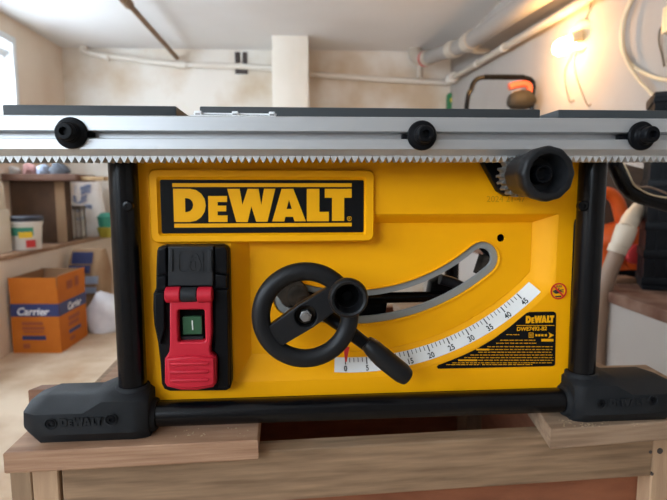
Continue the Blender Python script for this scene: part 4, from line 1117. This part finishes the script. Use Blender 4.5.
for x0, x1, m, nm in ((165.8, 181, 'red', 'hinge_barrel'), (181.2, 197.6, 'dark_plastic', 'hinge_knuckle'), (197.8, 212.6, 'red', 'hinge_barrel')):
    a = SAW.at(x0, 294.8, -.026); b = SAW.at(x1, 294.8, -.026)
    r_ = .0074 if m == 'red' else .0070
    bm = lathe(new(), a, (1, 0, 0), [(0, r_ * .85), (.0008, r_), (b.x - a.x - .0008, r_), (b.x - a.x, r_ * .85)], 28)
    part(nm, bm, m, sw)
ypd = -.0285
pad = PL([(169.5, 300), (211, 300), (211.6, 335), (209.8, 350), (210.5, 354), (215, 357), (216.3, 362), (216, 384), (213, 387.5), (196, 390.5), (180, 390), (167, 386.8), (164.6, 383), (164.6, 359), (167, 355.5), (169, 352), (169.6, 345)], ypd)
winp = rrect(P2(176.8, 300, ypd)[0], P2(204.2, 300, ypd)[0], P2(190, 342, ypd)[1], P2(190, 309.8, ypd)[1], .0022)
pd = part('stop_paddle', slab(new(), [pad, winp], ypd, .012, .0016, seg=2), 'red', sw, label='red stop paddle', ang=40)
low = PL([(166.5, 358.5), (190, 356.2), (214, 358), (214.8, 383), (211.5, 385.8), (195, 388.5), (180, 388), (168.5, 385)], ypd - .003)
part('paddle_pad', slab(new(), [low], ypd - .0035, .005, .0018, seg=2), 'red', pd, ang=40)
for y in (363.8, 372, 380.3):
    a = SAW.at(172, y, ypd - .004); b = SAW.at(207, y - .6, ypd - .004)
    part('paddle_ridge', tube(new(), [a, a + (b - a) * .03, a + (b - a) * .97, b], [.0008, .0018, .0018, .0008], 10, sub=2), 'red', pd)
bt_ = part('button_well', slab(new(), [winp], -.0185, .004), 'void', sw)
gp = rrect(P2(182.5, 320, -.022)[0], P2(202, 320, -.022)[0], P2(190, 334.5, -.022)[1], P2(190, 316.5, -.022)[1], .0012)
gbn = part('start_button', slab(new(), [gp], -.0225, .005, .0008), 'green', sw, label='green start button')
part('button_mark', slab(new(), [PL([(191.6, 320.5), (192.7, 320.5), (193.3, 330), (192.2, 330)], -.0228)], -.0229, .0006), 'white_ink', gbn)
part('window_sill', slab(new(), [PL([(181, 336.5), (203, 336.5), (203, 341), (181, 341)], -.021)], -.021, .004, .0005), 'dark_plastic', sw)

# --- sawdust lying on the planks by the feet
rnd = random.Random(11); bm = new()
def chip(p, r):
    b2 = bmesh.new(); bmesh.ops.create_icosphere(b2, subdivisions=1, radius=r)
    sc_ = Vector((rnd.uniform(.6, 1.6), rnd.uniform(.6, 1.6), rnd.uniform(.4, .7)))
    merge(bm, b2, lambda c: Vector((p.x + c.x * sc_.x, p.y + c.y * sc_.y, p.z + r * .35 + c.z * sc_.z)))
for k in range(70):
    x = rnd.choice((rnd.uniform(558, 640), rnd.uniform(560, 600), rnd.uniform(158, 250)))
    y = (rnd.uniform(420, 427) if x > 500 else rnd.uniform(428, 437))
    chip(SAW.i @ WORLD.atz(x, y, BZ), rnd.uniform(.0004, .0010))
solo(SAW, 'sawdust', bm, 'sawdust', 'scattered pale sawdust flecks on the planks beside the saw feet', 'sawdust', kind='stuff')
